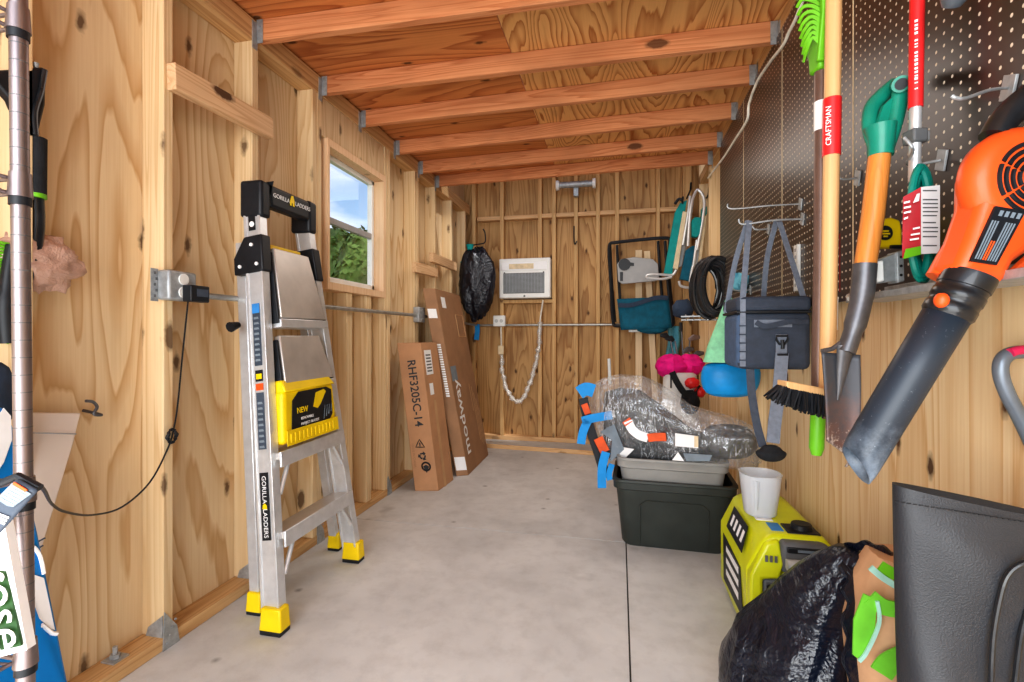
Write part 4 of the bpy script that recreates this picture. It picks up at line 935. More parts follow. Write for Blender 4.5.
obj('ferrule', MB().tube(curve_pts([PD(865, 264, dS), PD(862, 295, dS), PD(855, 325, dS), PD(846, 352, dS)], 5), [.0225] * 6 + [.021] * 5 + [.018] * 5, 16), 'steel', r)
m = MB()
def bl(a, b):
    uL = 822 + 7 * b; uR = 860.5 + 3 * b; vT = 352 + 5 * abs(a - .0) * .6; vb = 441 + 26 * a
    u = uL + (uR - uL) * a; u -= b ** 3 * (0 if a > .5 else 2)
    if a > .75: u -= (a - .75) * 4 * 18 * b ** 4
    v_ = vT + (vb - vT) * b
    return PD(u, v_, dS + .012 * math.cos((a - .45) * 3.0) + .012 * b)
m.grid(14, 18, bl); obj('blade', m, 'blade', r, solid=.004)
obj('blade_rib', MB().tube([PD(846, 345, dS - .002), PD(842, 372, dS + .006), PD(838, 400, dS + .014)], [.018, .011, .002], 10, flat=.5), 'steel', r)
obj('tread', MB().tube([PD(822, 351, dS), PD(832, 349, dS + .004), PD(840, 343, dS + .004)], .005, 8), 'steel', r)
# extension pole, red over grey
dP = 1.0
r = root('extension_pole', PD(914, 172, dP), 'red and grey telescopic extension pole clipped upright on the pegboard', 'pole')
obj('red_tube', MB().tube([PD(917.5, -20, dP), PD(915.5, 108, dP)], .0128, 14), 'red', r)
obj('grey_tube', MB().tube([PD(915.6, 104, dP), PD(914.5, 182, dP)], .0108, 14), 'alu', r)
c = PD(915, 137, dP); obj('clamp', MB().obox(c, RIGHT * .015, FWD * .016, UP * .014), 'gen_grey', r, bevel=.004); obj('clamp_lever', MB().obox(c + RIGHT * .018, RIGHT * .006, FWD * .01, UP * .011), 'galv', r, bevel=.003)
m = MB(); random.seed(5); v_ = 24
while v_ < 92:
    L = random.choice((1.4, 2.2, 2.8)); p = PD(916.3, v_, dP) - RIGHT * .0085 - FWD * .0102; m.obox(p, (RIGHT * .72 - FWD * .7) * .0026, UP * L * .0009, (RIGHT + FWD) * .0003); v_ += L + 1.4 + (3 if random.random() < .12 else 0)
obj('white_print', m, 'label', r, smooth=False)
# clip for another tool behind
c = PX(951, 3, .60); thing('hand_tool', MB().tube([PX(962, -22, .60), PX(955, -4, .6), PX(951, 7, .6)], [.022, .024, .014], 14), 'greyhandle', 'rounded grey end of a hand tool hanging at the top of the pegboard', 'hand tool')

# ------------------------------------------------------------------ tray with its contents
r = root('metal_tray', (.62, .9, 1.15), 'long galvanised tray fixed along the lower edge of the pegboard', 'tray')
ya, yb = .2, PX(862, 290, .60).y
m = MB(); m.box(.565, .652, ya, yb, 1.147, 1.152); m.box(.563, .567, ya, yb, 1.147, 1.162); m.box(.649, .653, ya, yb, 1.147, 1.185)
obj('trough', m, 'galv', r, bevel=.0015); obj('end_curl', MB().tube(curve_pts([(.565, yb - .02, 1.155), (.575, yb + .012, 1.165), (.60, yb + .02, 1.168), (.64, yb + .01, 1.168)], 5), .006, 8), 'white', r)
c = PX(889, 234, .60); dT = c.dot(FWD)
r = root('tape_measure', PX(889, 250, .60), 'yellow tape measure with a black round badge standing on the metal tray', 'tape measure')
out = [PD(u, v, dT) for u, v in ((877, 247), (875, 236), (877, 226), (883, 219), (892, 217), (901, 220), (903, 230), (903, 247))]
obj('case', MB().prism(out, FWD * .032), 'yellow', r, bevel=.006, bseg=3)
c = PD(885, 233, dT - .001); obj('badge', MB().tube([c, c - FWD * .002], .0165, 24), 'black', r)
m = MB()
for k, (a, w_) in enumerate(((.004, .014), (-.002, .02), (-.008, .01))): m.obox(c - FWD * .0022 + UP * a, RIGHT * w_ * .5, UP * .0018, FWD * .0003)
obj('badge_print', m, 'yellow', r, smooth=False)
obj('blade_hook', MB().obox(PD(896, 247, dT - .004), RIGHT * .012, UP * .004, FWD * .004), 'black', r)
c1 = PD(866, 288, 1.09)
m = MB(); m.prism([PD(874, 262, 1.06), PD(903, 250, 1.06), PD(904, 280, 1.06), PD(875, 284, 1.06)], FWD * .02)
m.prism([PD(897, 252, 1.055), PD(904, 250, 1.055), PD(905, 281, 1.055), PD(898, 283, 1.055)], FWD * .03)
r = root('steel_bracket', PD(888, 284, 1.06), 'galvanised steel bracket standing on the tray below the tape measure', 'bracket'); obj('plate', m, 'galv', r, bevel=.002)
obj('white_block', MB().prism([PD(873, 262, 1.05), PD(884, 260, 1.05), PD(885, 281, 1.05), PD(874, 283, 1.05)], FWD * .02), 'white', r, bevel=.003)
m = MB()
for k in range(3): c = PD(901, 257 + 9 * k, 1.054); m.tube([c, c - FWD * .001], .003, 8)
obj('hole', m, 'black', r)
# extension cord, coiled tall with a card sleeve
cE = PX(922, 224, .585); dE = cE.dot(FWD)
r = root('extension_lead', PD(922, 284, dE), 'green extension cord coiled with a red and white card sleeve on a peg hook', 'extension cord')
m = MB(); pts = []
for i in range(6 * 26):
    q_ = i / 26 * 2 * math.pi; k = i / (6 * 26) - .5
    pts.append(PD(922, 224, dE) + RIGHT * (.024 * math.cos(q_) + .034 * k) + UP * ((.104 + .008 * math.sin(i // 26 * 2.1)) * math.sin(q_)) + FWD * (.03 * k + .006 * math.cos(q_)))
obj('cord', m.tube(pts, .0068, 8), 'teal_cord', r)
f0 = dE - .034
def card(P, nm, mat, d, th=.001): return obj(nm, MB().prism([PD(u, v, d) for u, v in P], FWD * th), mat, r, smooth=False)
obj('red_card', MB().hexa([PD(902, 258, f0 + .012), PD(921, 254, f0), PD(921, 254, f0 + .002), PD(902, 258, f0 + .014), PD(903, 197, f0 + .012), PD(921, 187, f0), PD(921, 187, f0 + .002), PD(903, 197, f0 + .014)]), 'crimson', r, smooth=False)
card([(921, 254), (940, 253), (940, 185), (921, 187)], 'white_card', 'label', f0, .002)
card([(903.5, 259), (921, 254.5), (921, 246), (906, 249)], 'green_flash', 'lime', f0 + .001 - .006)
m = MB()
for k, (v_, w_) in enumerate(((190, 14), (199, 15), (203, 15), (207, 15), (211, 15), (215, 14), (222, 13), (227, 15), (231, 15), (236, 14), (245, 14))): m.prism([PD(923, v_, f0 - .0008), PD(923 + w_, v_, f0 - .0008), PD(923 + w_, v_ + 1.2, f0 - .0008), PD(923, v_ + 1.2, f0 - .0008)], FWD * .0004)
obj('card_print', m, 'gen_grey', r, smooth=False)
m = MB()
for k, (u, v_, w_) in enumerate(((904, 202, 6), (904, 207, 7), (904, 212, 7), (904, 218, 4), (913, 228, 7), (911, 234, 9), (910, 239, 9))): m.prism([PD(u, v_, f0 + .005 - .004), PD(u + w_, v_ - 1.5, f0 + .001 - .004), PD(u + w_, v_ + .3, f0 + .001 - .004), PD(u, v_ + 1.8, f0 + .005 - .004)], FWD * .0004)
m.prism([PD(913, 203, f0 - .002), PD(917, 194, f0 - .003), PD(920, 193, f0 - .003), PD(919, 201, f0 - .003)], FWD * .0004)
obj('card_print', m, 'label', r, smooth=False)

# ------------------------------------------------------------------ leaf blower
r = root('leaf_blower', PD(862, 478, .80), 'orange leaf blower with a long black tube hanging on the pegboard', 'leaf blower')
A = PD(858, 462, .80); B_ = PD(958, 296, .755); ax = (B_ - A).normalized()
sd = ax.cross(FWD).normalized(); dp = sd.cross(ax).normalized()
def bring(p, rr, sk=0): return [p + (sd * math.cos(q_) + dp * math.sin(q_)) * rr + ax * sk * math.cos(q_) for q_ in [i * math.pi / 14 for i in range(28)]]
L = (B_ - A).length
m = MB().loft([bring(A - ax * .006, .0265, .02), bring(A + ax * .01, .0285, .018), bring(A + ax * .06, .029, 0), bring(A + ax * L * .55, .0292), bring(B_ - ax * .03, .0296)], caps=False)
obj('blower_tube', m, 'dustytube', r, solid=.003)
m = MB(); prof = [(-.035, .039), (-.03, .0425), (-.018, .0425), (-.017, .041), (-.009, .041), (-.008, .0428), (.004, .0428), (.005, .041), (.013, .041), (.014, .0432), (.03, .0432), (.036, .042)]
m.loft([bring(B_ + ax * s_, k * .8) for s_, k in prof]); cl_ = obj('collar', m, 'black_gloss', r, angle=60)
c = B_ - sd * .0 - dp * .0; k = 1 if sd.dot(RIGHT) < 0 else -1
c = B_ - ax * .02 + sd * .030 * k - dp * .016 * (1 if dp.dot(FWD) > 0 else -1); obj('latch_button', MB().blob(c, (.01, .01, .012), 14, 8), 'orange', r)
dBo = .735
# orange motor body: lofted from the neck up to the round fan housing
Hc = PD(1034, 178, .728) + FWD * .055
ring = []
prof = [(B_ + ax * .028, .034, .033), (B_ + ax * .06, .036, .03), (B_ + ax * .10, .038, .02)]
m = MB().loft([[p + FWD * .03 + sd * w_ * math.cos(q_) + dp * h_ * math.sin(q_) for q_ in [i * math.pi / 14 for i in range(28)]] for p, w_, h_ in prof]); nk = obj('motor_neck', m, 'orange', r, angle=60)
hx = (RIGHT * .8 + FWD * .6).normalized() * 0 + RIGHT; 
m = MB(); 
rings = []
for off, k in ((-.055, .74), (-.052, .86), (-.042, .97), (-.03, 1.0), (-.015, .96), (.0, .8)):
    rings.append([Hc + FWD * off + (RIGHT * math.cos(q_) * .084 + UP * math.sin(q_) * .084) * k for q_ in [i * math.pi / 24 for i in range(48)]])
m.loft(rings); hs = obj('fan_housing', m, 'orange', r, angle=60)
# bridge between neck and housing
m = MB().loft([[p + (RIGHT * math.cos(q_)) * w_ + (UP * math.sin(q_)) * h_ for q_ in [i * math.pi / 12 for i in range(24)]] for p, w_, h_ in ((Hc - FWD * .05 , .05, .05), (Hc + FWD * .0, .06, .06))])
m.bm.free(); m = MB()
m.prism([PD(u, v, dBo - .005) for u, v in ((958, 272), (972, 238), (984, 203), (985, 172), (992, 152), (1040, 120), (1095, 160), (1080, 235), (1040, 246), (1018, 262), (1008, 284), (994, 286))], FWD * .06)
obj('shell', m, 'orange', r, bevel=.016, bseg=4)
m = MB()
for rr in (.012, .022, .032, .042, .052):
    for a0, a1 in ((1.75, 2.65), (2.75, 3.65), (3.75, 4.6)):
        m.tube([Hc - FWD * .0555 + (RIGHT * math.cos(a0 + (a1 - a0) * i / 10) + UP * math.sin(a0 + (a1 - a0) * i / 10)) * rr for i in range(11)], .0034, 6)
obj('vent_slots', m, 'black', r)
lbq = [PD(996, 206, dBo - .0085), PD(1026, 211, dBo - .0085), PD(997, 265, dBo - .0085), PD(971, 261, dBo - .0085)]
lb = obj('warning_label', MB().prism(lbq, FWD * .004), 'black', r, smooth=False)
m = MB(); m2 = MB()
def lq(s_, t_): return lbq[0].lerp(lbq[1], s_).lerp(lbq[3].lerp(lbq[2], s_), t_) - FWD * .0006
for k in range(9):
    s_ = .08 + k * .095; (m2 if k in (3, 4) else m).prism([lq(s_, .25 if k not in (3, 4) else .6), lq(s_ + .05, .25 if k not in (3, 4) else .6), lq(s_ + .05, .95), lq(s_, .95)], FWD * .0005)
for k in range(4): m.prism([lq(.2 + k * .2, .06), lq(.32 + k * .2, .06), lq(.32 + k * .2, .16), lq(.2 + k * .2, .16)], FWD * .0005)
obj('label_print', m, 'tag_pale', lb, smooth=False); obj('label_print', m2, 'orange2', lb, smooth=False)
obj('rear_handle', MB().tube(curve_pts([PD(994, 138, .76), PD(1005, 120, .76), PD(1022, 102, .76), PD(1050, 85, .76), PD(1090, 80, .76)], 5), .02, 12), 'black_gloss', r)
obj('trigger_loop', MB().tube(curve_pts([PD(1010, 276, .77), PD(1030, 258, .77), PD(1050, 245, .78)], 5), .008, 8), 'orange', r)
# grey looped tool handle by the wall
r = root('loop_handle', PD(1015, 440, .85), 'grey looped tool handle with a pink grip hanging on the right wall', 'handle')
obj('loop', MB().tube(curve_pts([PD(1030, 352, .85), PD(1012, 353, .85), PD(1002, 361, .85), PD(1001, 375, .85), PD(1008, 395, .85), PD(1020, 418, .85), PD(1034, 448, .85), PD(1045, 480, .85)], 6), .0115, 12), 'greyhandle', r)
obj('grip_insert', MB().tube(curve_pts([PD(1036, 349, .845), PD(1018, 350.5, .842), PD(1010, 353, .842)], 5), .008, 10), 'pinkgrip', r)

# ------------------------------------------------------------------ storage bins
def tub(cx, cy, w0, d0, w1, d1, z0, z1, rz, mat, name, label, rim=.02, th=.004, panel=False):
    R3 = Matrix.Rotation(rz, 3, 'Z'); c = V((cx, cy, 0))
    def rr(w, d, z, rad=.05):
        pts = []
        for sx_, sy_, a0 in ((1, 1, 0), (-1, 1, 90), (-1, -1, 180), (1, -1, 270)):
            for k in range(5):
                a = math.radians(a0 + k * 22.5); pts.append(c + R3 @ V((sx_ * (w / 2 - rad) + rad * math.cos(a), sy_ * (d / 2 - rad) + rad * math.sin(a), z)))
        return pts
    r = root(name, (cx, cy, z0), label, 'storage bin')
    m = MB().loft([rr(w0 * .96, d0 * .96, z0), rr(w0, d0, z0 + .015), rr(w1, d1, z1), rr(w1 - .012, d1 - .012, z1), rr(w0 - .02, d0 - .02, z0 + .02)]); obj('tub', m, mat, r)
    if rim:
        m = MB().loft([rr(w1, d1, z1 - .045), rr(w1 + rim * .9, d1 + rim * .9, z1 - .04), rr(w1 + rim, d1 + rim, z1 - .008), rr(w1 + rim * 1.5, d1 + rim * 1.5, z1 - .004), rr(w1 + rim * 1.4, d1 + rim * 1.4, z1 + .006), rr(w1 - .01, d1 - .01, z1 + .006), rr(w1 - .01, d1 - .01, z1 - .03)], caps=False); obj('rim', m, mat, r)
    if panel:
        def fp(a, z): 
            k = (z - z0) / (z1 - z0); w = w0 + (w1 - w0) * k; d = d0 + (d1 - d0) * k; return c + R3 @ V((a * w, -d / 2 - .002, z))
        P = [fp(-.32, z0 + .02), fp(-.3, z1 - .12), fp(-.24, z1 - .095), fp(.24, z1 - .095), fp(.3, z1 - .12), fp(.32, z0 + .02)]
        obj('front_ridge', MB().tube(P, .004, 6), mat, r)
    return r, R3
TZ = math.radians(-2)
tub(.27, 2.72, .50, .36, .565, .42, 0, .335, TZ, 'tote', 'dark_tote', 'big dark green plastic tote on the concrete by the right wall', panel=True)
tub(.262, 2.71, .42, .30, .52, .375, .10, .44, TZ, 'grey_bin', 'grey_bin', 'grey plastic bin nested inside the dark green tote', rim=.012)

# ------------------------------------------------------------------ plastic-wrapped bundle on top
PROF = [(584, 393, 402, 2.80, .03), (592, 386, 432, 2.76, .08), (604, 379, 458, 2.72, .12), (622, 376, 459, 2.68, .15), (642, 377, 459, 2.64, .17), (662, 386, 460, 2.6, .18), (690, 405, 461, 2.52, .18), (715, 413, 464, 2.44, .16), (738, 419, 468, 2.38, .13), (752, 427, 466, 2.34, .09), (759, 438, 456, 2.32, .03)]
def wring(u, vt, vb, d, th, k=1.0, n=44, wr=0):
    c = PD(u, (vt + vb) / 2, d); h_ = (vb - vt) / 2 * d / F; pts = []
    for i in range(n):
        a = 2 * math.pi * i / n; ca, sa = math.cos(a), math.sin(a); e = .72
        px_ = math.copysign(abs(ca) ** e, ca); pz = math.copysign(abs(sa) ** e, sa)
        w_ = k + wr * (nz((u * .035, i * .35, 0), 1, 3) + .6 * nz((u * .015, i * 1.1, 2), 1, 5))
        pts.append(c + FWD * px_ * th * w_ + UP * pz * h_ * (k + (w_ - k) * .5))
    return pts
def interp(P, n):
    out = []
    for i in range(len(P) - 1):
        for j in range(n):
            t_ = j / n; out.append(tuple(a + (b - a) * t_ for a, b in zip(P[i], P[i + 1])))
    out.append(P[-1]); return out
PR = interp(PROF, 4)
wrp = root('wrapped_car_seat', PD(665, 461, 2.6), 'dark padded car seat wrapped in clear plastic sheet on the grey bin', 'car seat')
wrp_body = MB().loft([wring(u, vt + 4, vb - 1, d, th * .86) for u, vt, vb, d, th in interp([(606, 388, 458, 2.72, .09), (622, 384, 459, 2.68, .12), (640, 386, 459, 2.64, .14), (660, 400, 459, 2.6, .15), (690, 424, 460, 2.52, .15), (712, 432, 461, 2.46, .12)], 3)])
obj('padded_body', wrp_body, 'black_soft', wrp)
obj('padded_end', MB().blob(PD(728, 441, 2.40), (.13, .1, .085), 26, 14, lambda d: crump(d, 1.8, .12, 4)), 'black', wrp)
def fr(u, v):  # point just inside the sheet on the camera side
    for a, b in zip(PROF, PROF[1:]):
        if a[0] <= u <= b[0]:
            t_ = (u - a[0]) / (b[0] - a[0]); d = a[3] + (b[3] - a[3]) * t_; th = a[4] + (b[4] - a[4]) * t_; return PD(u, v, d - th * .93)
    return PD(u, v, 2.6)
obj('curved_band', MB().ribbon(curve_pts([fr(628, 421), fr(632, 429), fr(639, 435), fr(648, 438)], 5), .045, (1, 0, .6), .006), 'label', wrp)
obj('curved_band', MB().ribbon(curve_pts([fr(626, 420), fr(629, 424)], 3), .045, (1, 0, .6), .008), 'orange2', wrp); obj('curved_band', MB().ribbon(curve_pts([fr(648, 438), fr(656, 437), fr(666, 437)], 5), .04, UP, .007), 'orange2', wrp)
for P, mt in (([(675, 433), (697, 436), (698, 448), (675, 446)], 'label'), ([(694, 436), (698, 436), (698, 447), (694, 447)], 'slats'), ([(683, 453), (712, 455), (709, 461), (686, 461)], 'tag_pale'), ([(672, 460), (678, 452), (684, 461)], 'label'), ([(600, 432), (612, 440), (610, 462), (618, 455), (624, 449), (614, 424)], 'tag_pale'), ([(617, 446), (634, 449), (626, 457), (618, 458)], 'label')):
    obj('care_label', MB().prism([fr(u, v) for u, v in P], -FWD * .004), mt, wrp, smooth=False)
obj('side_strap', MB().ribbon(curve_pts([PD(583, 398, 2.70), PD(589, 425, 2.68), PD(598, 452, 2.64), PD(606, 478, 2.6)], 6), .05, RIGHT, .02), 'black', wrp)
obj('orange_piping', MB().ribbon([PD(584, 404, 2.68), PD(588, 414, 2.67)], .035, RIGHT, .012), 'orange2', wrp); obj('orange_piping', MB().ribbon([PD(598, 438, 2.62), PD(605, 452, 2.60)], .05, RIGHT, .012), 'orange2', wrp)
obj('rear_post', MB().tube([PD(609, 359, 2.8), PD(610, 384, 2.75)], .009, 8), 'gen_pale', wrp)
obj('plastic_sheet', MB().loft([wring(u, vt, vb, d, th, 1.0, 60, .16) for u, vt, vb, d, th in PR]), 'film', wrp, angle=180)
m = MB()
for P, w_ in (([(579, 393), (586, 389), (594, 391)], .07), ([(582, 421), (594, 418), (612, 415)], .045), ([(588, 420), (583, 432), (581, 444)], .045), ([(606, 452), (602, 468), (602, 488)], .045), ([(612, 464), (609, 474), (610, 480)], .03)):
    obj('blue_tape', MB().ribbon(curve_pts([PD(u, v, 2.57 if v > 445 else 2.62) for u, v in P], 4), w_, UP if P[0][1] == 421 else (RIGHT if P[0][1] != 393 else UP), .003), 'bluetape', wrp)

# ------------------------------------------------------------------ generator and cup
gx0, gx1, gy0, gy1 = .42, .69, 1.72, 2.20
gen = root('generator', ((gx0 + gx1) / 2, (gy0 + gy1) / 2, 0), 'lime yellow portable inverter generator on the floor by the right wall', 'generator')
m = MB()
prof = [(gx0 + .015, .03), (gx0 - .005, .06), (gx0 - .005, .29), (gx0 + .045, .395), (gx0 + .075, .41), (gx1 - .04, .41), (gx1 - .01, .37), (gx1, .30), (gx1, .06), (gx1 - .015, .03)]
m.prism([(x, gy0 + .03, z) for x, z in prof], (0, gy1 - gy0 - .03, 0)); obj('shell', m, 'lime_y', gen, bevel=.018, bseg=3)
# grey control end, set back under a yellow brow
obj('control_end', MB().prism([(gx0 + .035, gy0 + .005, .05), (gx1 - .015, gy0 + .005, .05), (gx1 - .015, gy0 + .005, .30), (gx1 - .05, gy0 + .005, .315), (gx0 + .09, gy0 + .005, .275), (gx0 + .035, gy0 + .005, .275)], (0, .05, 0)), 'gen_grey', gen, bevel=.01)
obj('brow', MB().prism([(gx0 - .003, gy0 - .005, .05), (gx0 + .035, gy0 - .005, .05), (gx0 + .035, gy0 - .005, .275), (gx0 + .085, gy0 - .005, .28), (gx0 + .095, gy0 - .005, .33), (gx0 + .09, gy0 + .02, .40), (gx0 + .05, gy0 + .02, .39), (gx0 - .003, gy0 - .005, .285)], (0, .07, 0)), 'lime_y', gen, bevel=.012, bseg=3)
obj('handle_recess', MB().prism([(gx0 + .09, gy0 - .002, .30), (gx1 - .02, gy0 - .002, .30), (gx1 - .015, gy0 - .002, .37), (gx1 - .05, gy0 - .002, .40), (gx0 + .09, gy0 - .002, .40)], (0, .06, 0)), 'gen_grey', gen, bevel=.012)
obj('handle_panel', MB().box(gx0 + .105, gx1 - .06, gy0 - .006, gy0 + .01, .368, .388), 'black', gen, bevel=.004)
obj('panel_print', MB().box(gx0 + .135, gx1 - .075, gy0 - .0072, gy0 - .005, .374, .382), 'tag_pale', gen, smooth=False)
obj('carry_handle', MB().tube([(gx0 + .10, gy0 - .012, .335), (gx1 - .05, gy0 - .012, .335)], .017, 14), 'gen_pale', gen); obj('handle_cap', MB().tube([(gx1 - .055, gy0 - .012, .335), (gx1 - .04, gy0 - .012, .335)], .019, 14), 'lime', gen)
obj('socket_panel', MB().box(gx0 + .075, gx1 - .05, gy0 - .002, gy0 + .01, .12, .23), 'black', gen, bevel=.006)
obj('bolt', MB().tube([(gx0 + .055, gy0 + .006, .25), (gx0 + .055, gy0, .25)], .009, 10), 'black', gen)
# side badges
def gs(y, z, o=.0): return V((gx0 - .0065 - o, y, z))
sp = obj('side_badge', MB().prism([gs(1.80, .10), gs(2.11, .085), gs(2.12, .265), gs(1.84, .255)], (-.002, 0, 0)), 'black', gen, smooth=False)
m = MB()
for k in range(3): m.prism([gs(1.86, .13 + k * .045, .0022), gs(2.06, .125 + k * .045, .0022), gs(2.06, .148 + k * .045, .0022), gs(1.86, .155 + k * .045, .0022)], (-.0005, 0, 0))
obj('badge_print', m, 'label', sp, smooth=False)
def gb(s_, y): return V((gx0 - .008, y, .30)).lerp(V((gx0 + .04, y, .397)), s_) + V((-.004, 0, .002))
sp = obj('bevel_badge', MB().prism([gb(.12, 1.82), gb(.12, 2.06), gb(.85, 2.09), gb(.85, 1.88)], (-.002, 0, .001)), 'black', gen, smooth=False)
m = MB()
for k in range(4): m.prism([gb(.3, 1.86 + k * .05) + V((-.0025, 0, .0012)), gb(.3, 1.885 + k * .05) + V((-.0025, 0, .0012)), gb(.65, 1.90 + k * .05) + V((-.0025, 0, .0012)), gb(.65, 1.875 + k * .05) + V((-.0025, 0, .0012))], (-.0004, 0, .0003))
obj('badge_print', m, 'label', sp, smooth=False)
obj('top_tray', MB().box(gx0 + .125, gx1 - .045, gy0 + .055, gy0 + .14, .404, .414), 'black', gen, bevel=.004)
obj('fuel_cap', MB().tube([(gx1 - .09, gy0 + .10, .41), (gx1 - .09, gy0 + .10, .432)], [.034, .031], 20), 'black', gen, bevel=.004)
obj('top_sticker', MB().box(gx0 + .08, gx0 + .118, gy0 + .07, gy0 + .14, .4095, .412), 'skyblue_lbl', gen, smooth=False)
obj('top_sticker', MB().box(gx0 + .055, gx0 + .11, gy0 + .16, gy0 + .30, .4095, .412), 'label', gen, smooth=False)
m = MB()
for k in range(3): m.prism([(gx0 + .04 + .014 * k, gy0 - .0055, .335), (gx0 + .048 + .014 * k, gy0 - .0055, .335), (gx0 + .048 + .014 * k, gy0 - .0055, .355), (gx0 + .04 + .014 * k, gy0 - .0055, .355)], (0, .003, 0))
obj('vent', m, 'gen_grey', gen)
obj('foot', MB().box(gx0 + .02, gx0 + .06, gy0 + .05, gy0 + .12, 0, .035), 'black', gen, bevel=.005); obj('foot', MB().box(gx0 + .02, gx0 + .06, gy1 - .12, gy1 - .05, 0, .035), 'black', gen, bevel=.005)
obj('foot', MB().box(gx1 - .06, gx1 - .02, gy0 + .05, gy0 + .12, 0, .035), 'black', gen, bevel=.005); obj('foot', MB().box(gx1 - .06, gx1 - .02, gy1 - .12, gy1 - .05, 0, .035), 'black', gen, bevel=.005)
cu = V((.505, 1.95, .413))
def cr(k, z): 
    pts = []
    for i in range(32):
        a = 2 * math.pi * i / 32; ca, sa = math.cos(a), math.sin(a); e = .8
        rr = k * (1 + (.08 if abs(a - 4.2) < .15 else 0)); pts.append(cu + V((math.copysign(abs(ca) ** e, ca) * rr, math.copysign(abs(sa) ** e, sa) * rr, z)))
    return pts
cup = root('measuring_cup', cu, 'translucent plastic measuring cup standing on top of the generator', 'cup')
obj('cup_wall', MB().loft([cr(.050, 0), cr(.053, .004), cr(.062, .08), cr(.069, .146), cr(.072, .148), cr(.0672, .149), cr(.060, .08), cr(.051, .008)]), 'frost', cup)
obj('grip_groove', MB().tube([cu + V((-.028, -.062, .135)), cu + V((-.026, -.052, .03))], [.012, .008], 8), 'frost', cup)

# ------------------------------------------------------------------ black bags and brown sack in the foreground
def tring(cx, cy, z, rx, ry, seed, n=64, a=.05):
    pts = []
    for i in range(n):
        q_ = 2 * math.pi * i / n; d = V((math.cos(q_), math.sin(q_), 0))
        k = 1 + a * nz((d.x * 2.2, d.y * 2.2, z * 7), 1, seed) + a * .8 * (abs(nz((d.x * 5, d.y * 5, z * 3.2), 1, seed + 2)) - .2)
        pts.append(V((cx + rx * k * d.x, cy + ry * k * d.y, z)))
    return pts
S = [(.425, 1.33, 0, .15, .19), (.425, 1.33, .03, .165, .215), (.42, 1.33, .12, .165, .22), (.417, 1.33, .2, .158, .21), (.42, 1.33, .27, .14, .19), (.422, 1.325, .33, .128, .165), (.448, 1.315, .39, .10, .135), (.465, 1.30, .445, .085, .11), (.482, 1.275, .50, .07, .085), (.497, 1.25, .55, .05, .06), (.505, 1.235, .585, .026, .03)]
bagm = MB().loft([tring(*s_[:2], s_[2], s_[3], s_[4], 2, a=.16) for s_ in interp(S, 3)])
r = root('rubbish_sack', (.40, 1.33, 0), 'glossy creased black plastic sack slumped on the floor before the generator', 'bag')
obj('sack', bagm, 'binbag', r, angle=180)
m = MB(); P = [PD(846, 549, 1.13), PD(862, 546, 1.08), PD(878, 549, 1.04), PD(892, 556, 1.01)]; 
obj('sack_mouth', MB().ribbon(curve_pts(P, 6), [.02 + .006 * math.sin(i) for i in range(19)], (0, -.4, 1), .006), 'binbag', r)
P = [PD(848, 550, 1.12), PD(856, 572, 1.06), PD(858, 600, 1.03), PD(857, 640, 1.01), PD(860, 690, 1.0), PD(862, 740, 1.0)]
obj('sack_mouth', MB().ribbon(curve_pts(P, 6), [.05 + .014 * math.sin(i * 1.3) for i in range(31)], RIGHT, .012), 'binbag', r)
# brown paper sack with lime tape
r = root('paper_sack', (.575, 1.2, 0), 'brown paper sack with lime green tape beside the black plastic sack', 'bag')
def bg(a, b): 
    u = 853 + 62 * a; v = 552 + 250 * b
    return PD(u, v, 1.03 - .05 * math.sin(math.pi * a) - .015 * nz((a * 3, b * 5, 0), 1, 2))
rings = []
for z, k in ((.03, .9), (.2, 1.0), (.35, 1.02), (.47, 1.0), (.55, .85), (.61, .55)):
    rings.append([V((.575 + .10 * k * math.copysign(abs(math.cos(q_)) ** .6, math.cos(q_)), 1.165 + .09 * k * math.copysign(abs(math.sin(q_)) ** .6, math.sin(q_)), z)) + V((nz((math.cos(q_) * 3, math.sin(q_) * 3, z * 9), 1, 3), nz((math.cos(q_) * 3, z * 9, 3), 1, 7), 0)) * .008 for q_ in [i * math.pi / 18 for i in range(36)]])
obj('sack', MB().loft([[V((p.x, p.y, 0)) for p in rings[0]]] + rings), 'paperbag', r, angle=60)
def pf(u, v): return PY(u, v, 1.068)
def strip(P, w_, mt, nm, wd=(0, 0, 1), y=0): return obj(nm, MB().ribbon(curve_pts([pf(u, v) + V((0, y, 0)) for u, v in P], 5), w_, wd, .004), mt, r)
obj('lime_panel', MB().prism([pf(u, v) for u, v in ((864, 594), (877, 600), (875, 630), (860, 660), (853, 655), (854, 620))], (0, .004, 0)), 'lime_cloth', r, smooth=False)
strip([(870, 597), (884, 607), (902, 610)], .03, 'lime_cloth', 'lime_tape'); strip([(876, 600), (878, 622), (866, 650), (858, 660)], .006, 'mint', 'trim_cord', (1, 0, 0), -.004); strip([(870, 567), (882, 577), (898, 587)], .012, 'mint', 'trim_cord', y=-.002)
strip([(880, 566), (890, 572), (900, 576)], .022, 'lime', 'lime_tape', y=-.0); strip([(880, 672), (888, 662), (902, 655)], .04, 'lime_cloth', 'lime_tape', y=-.004)
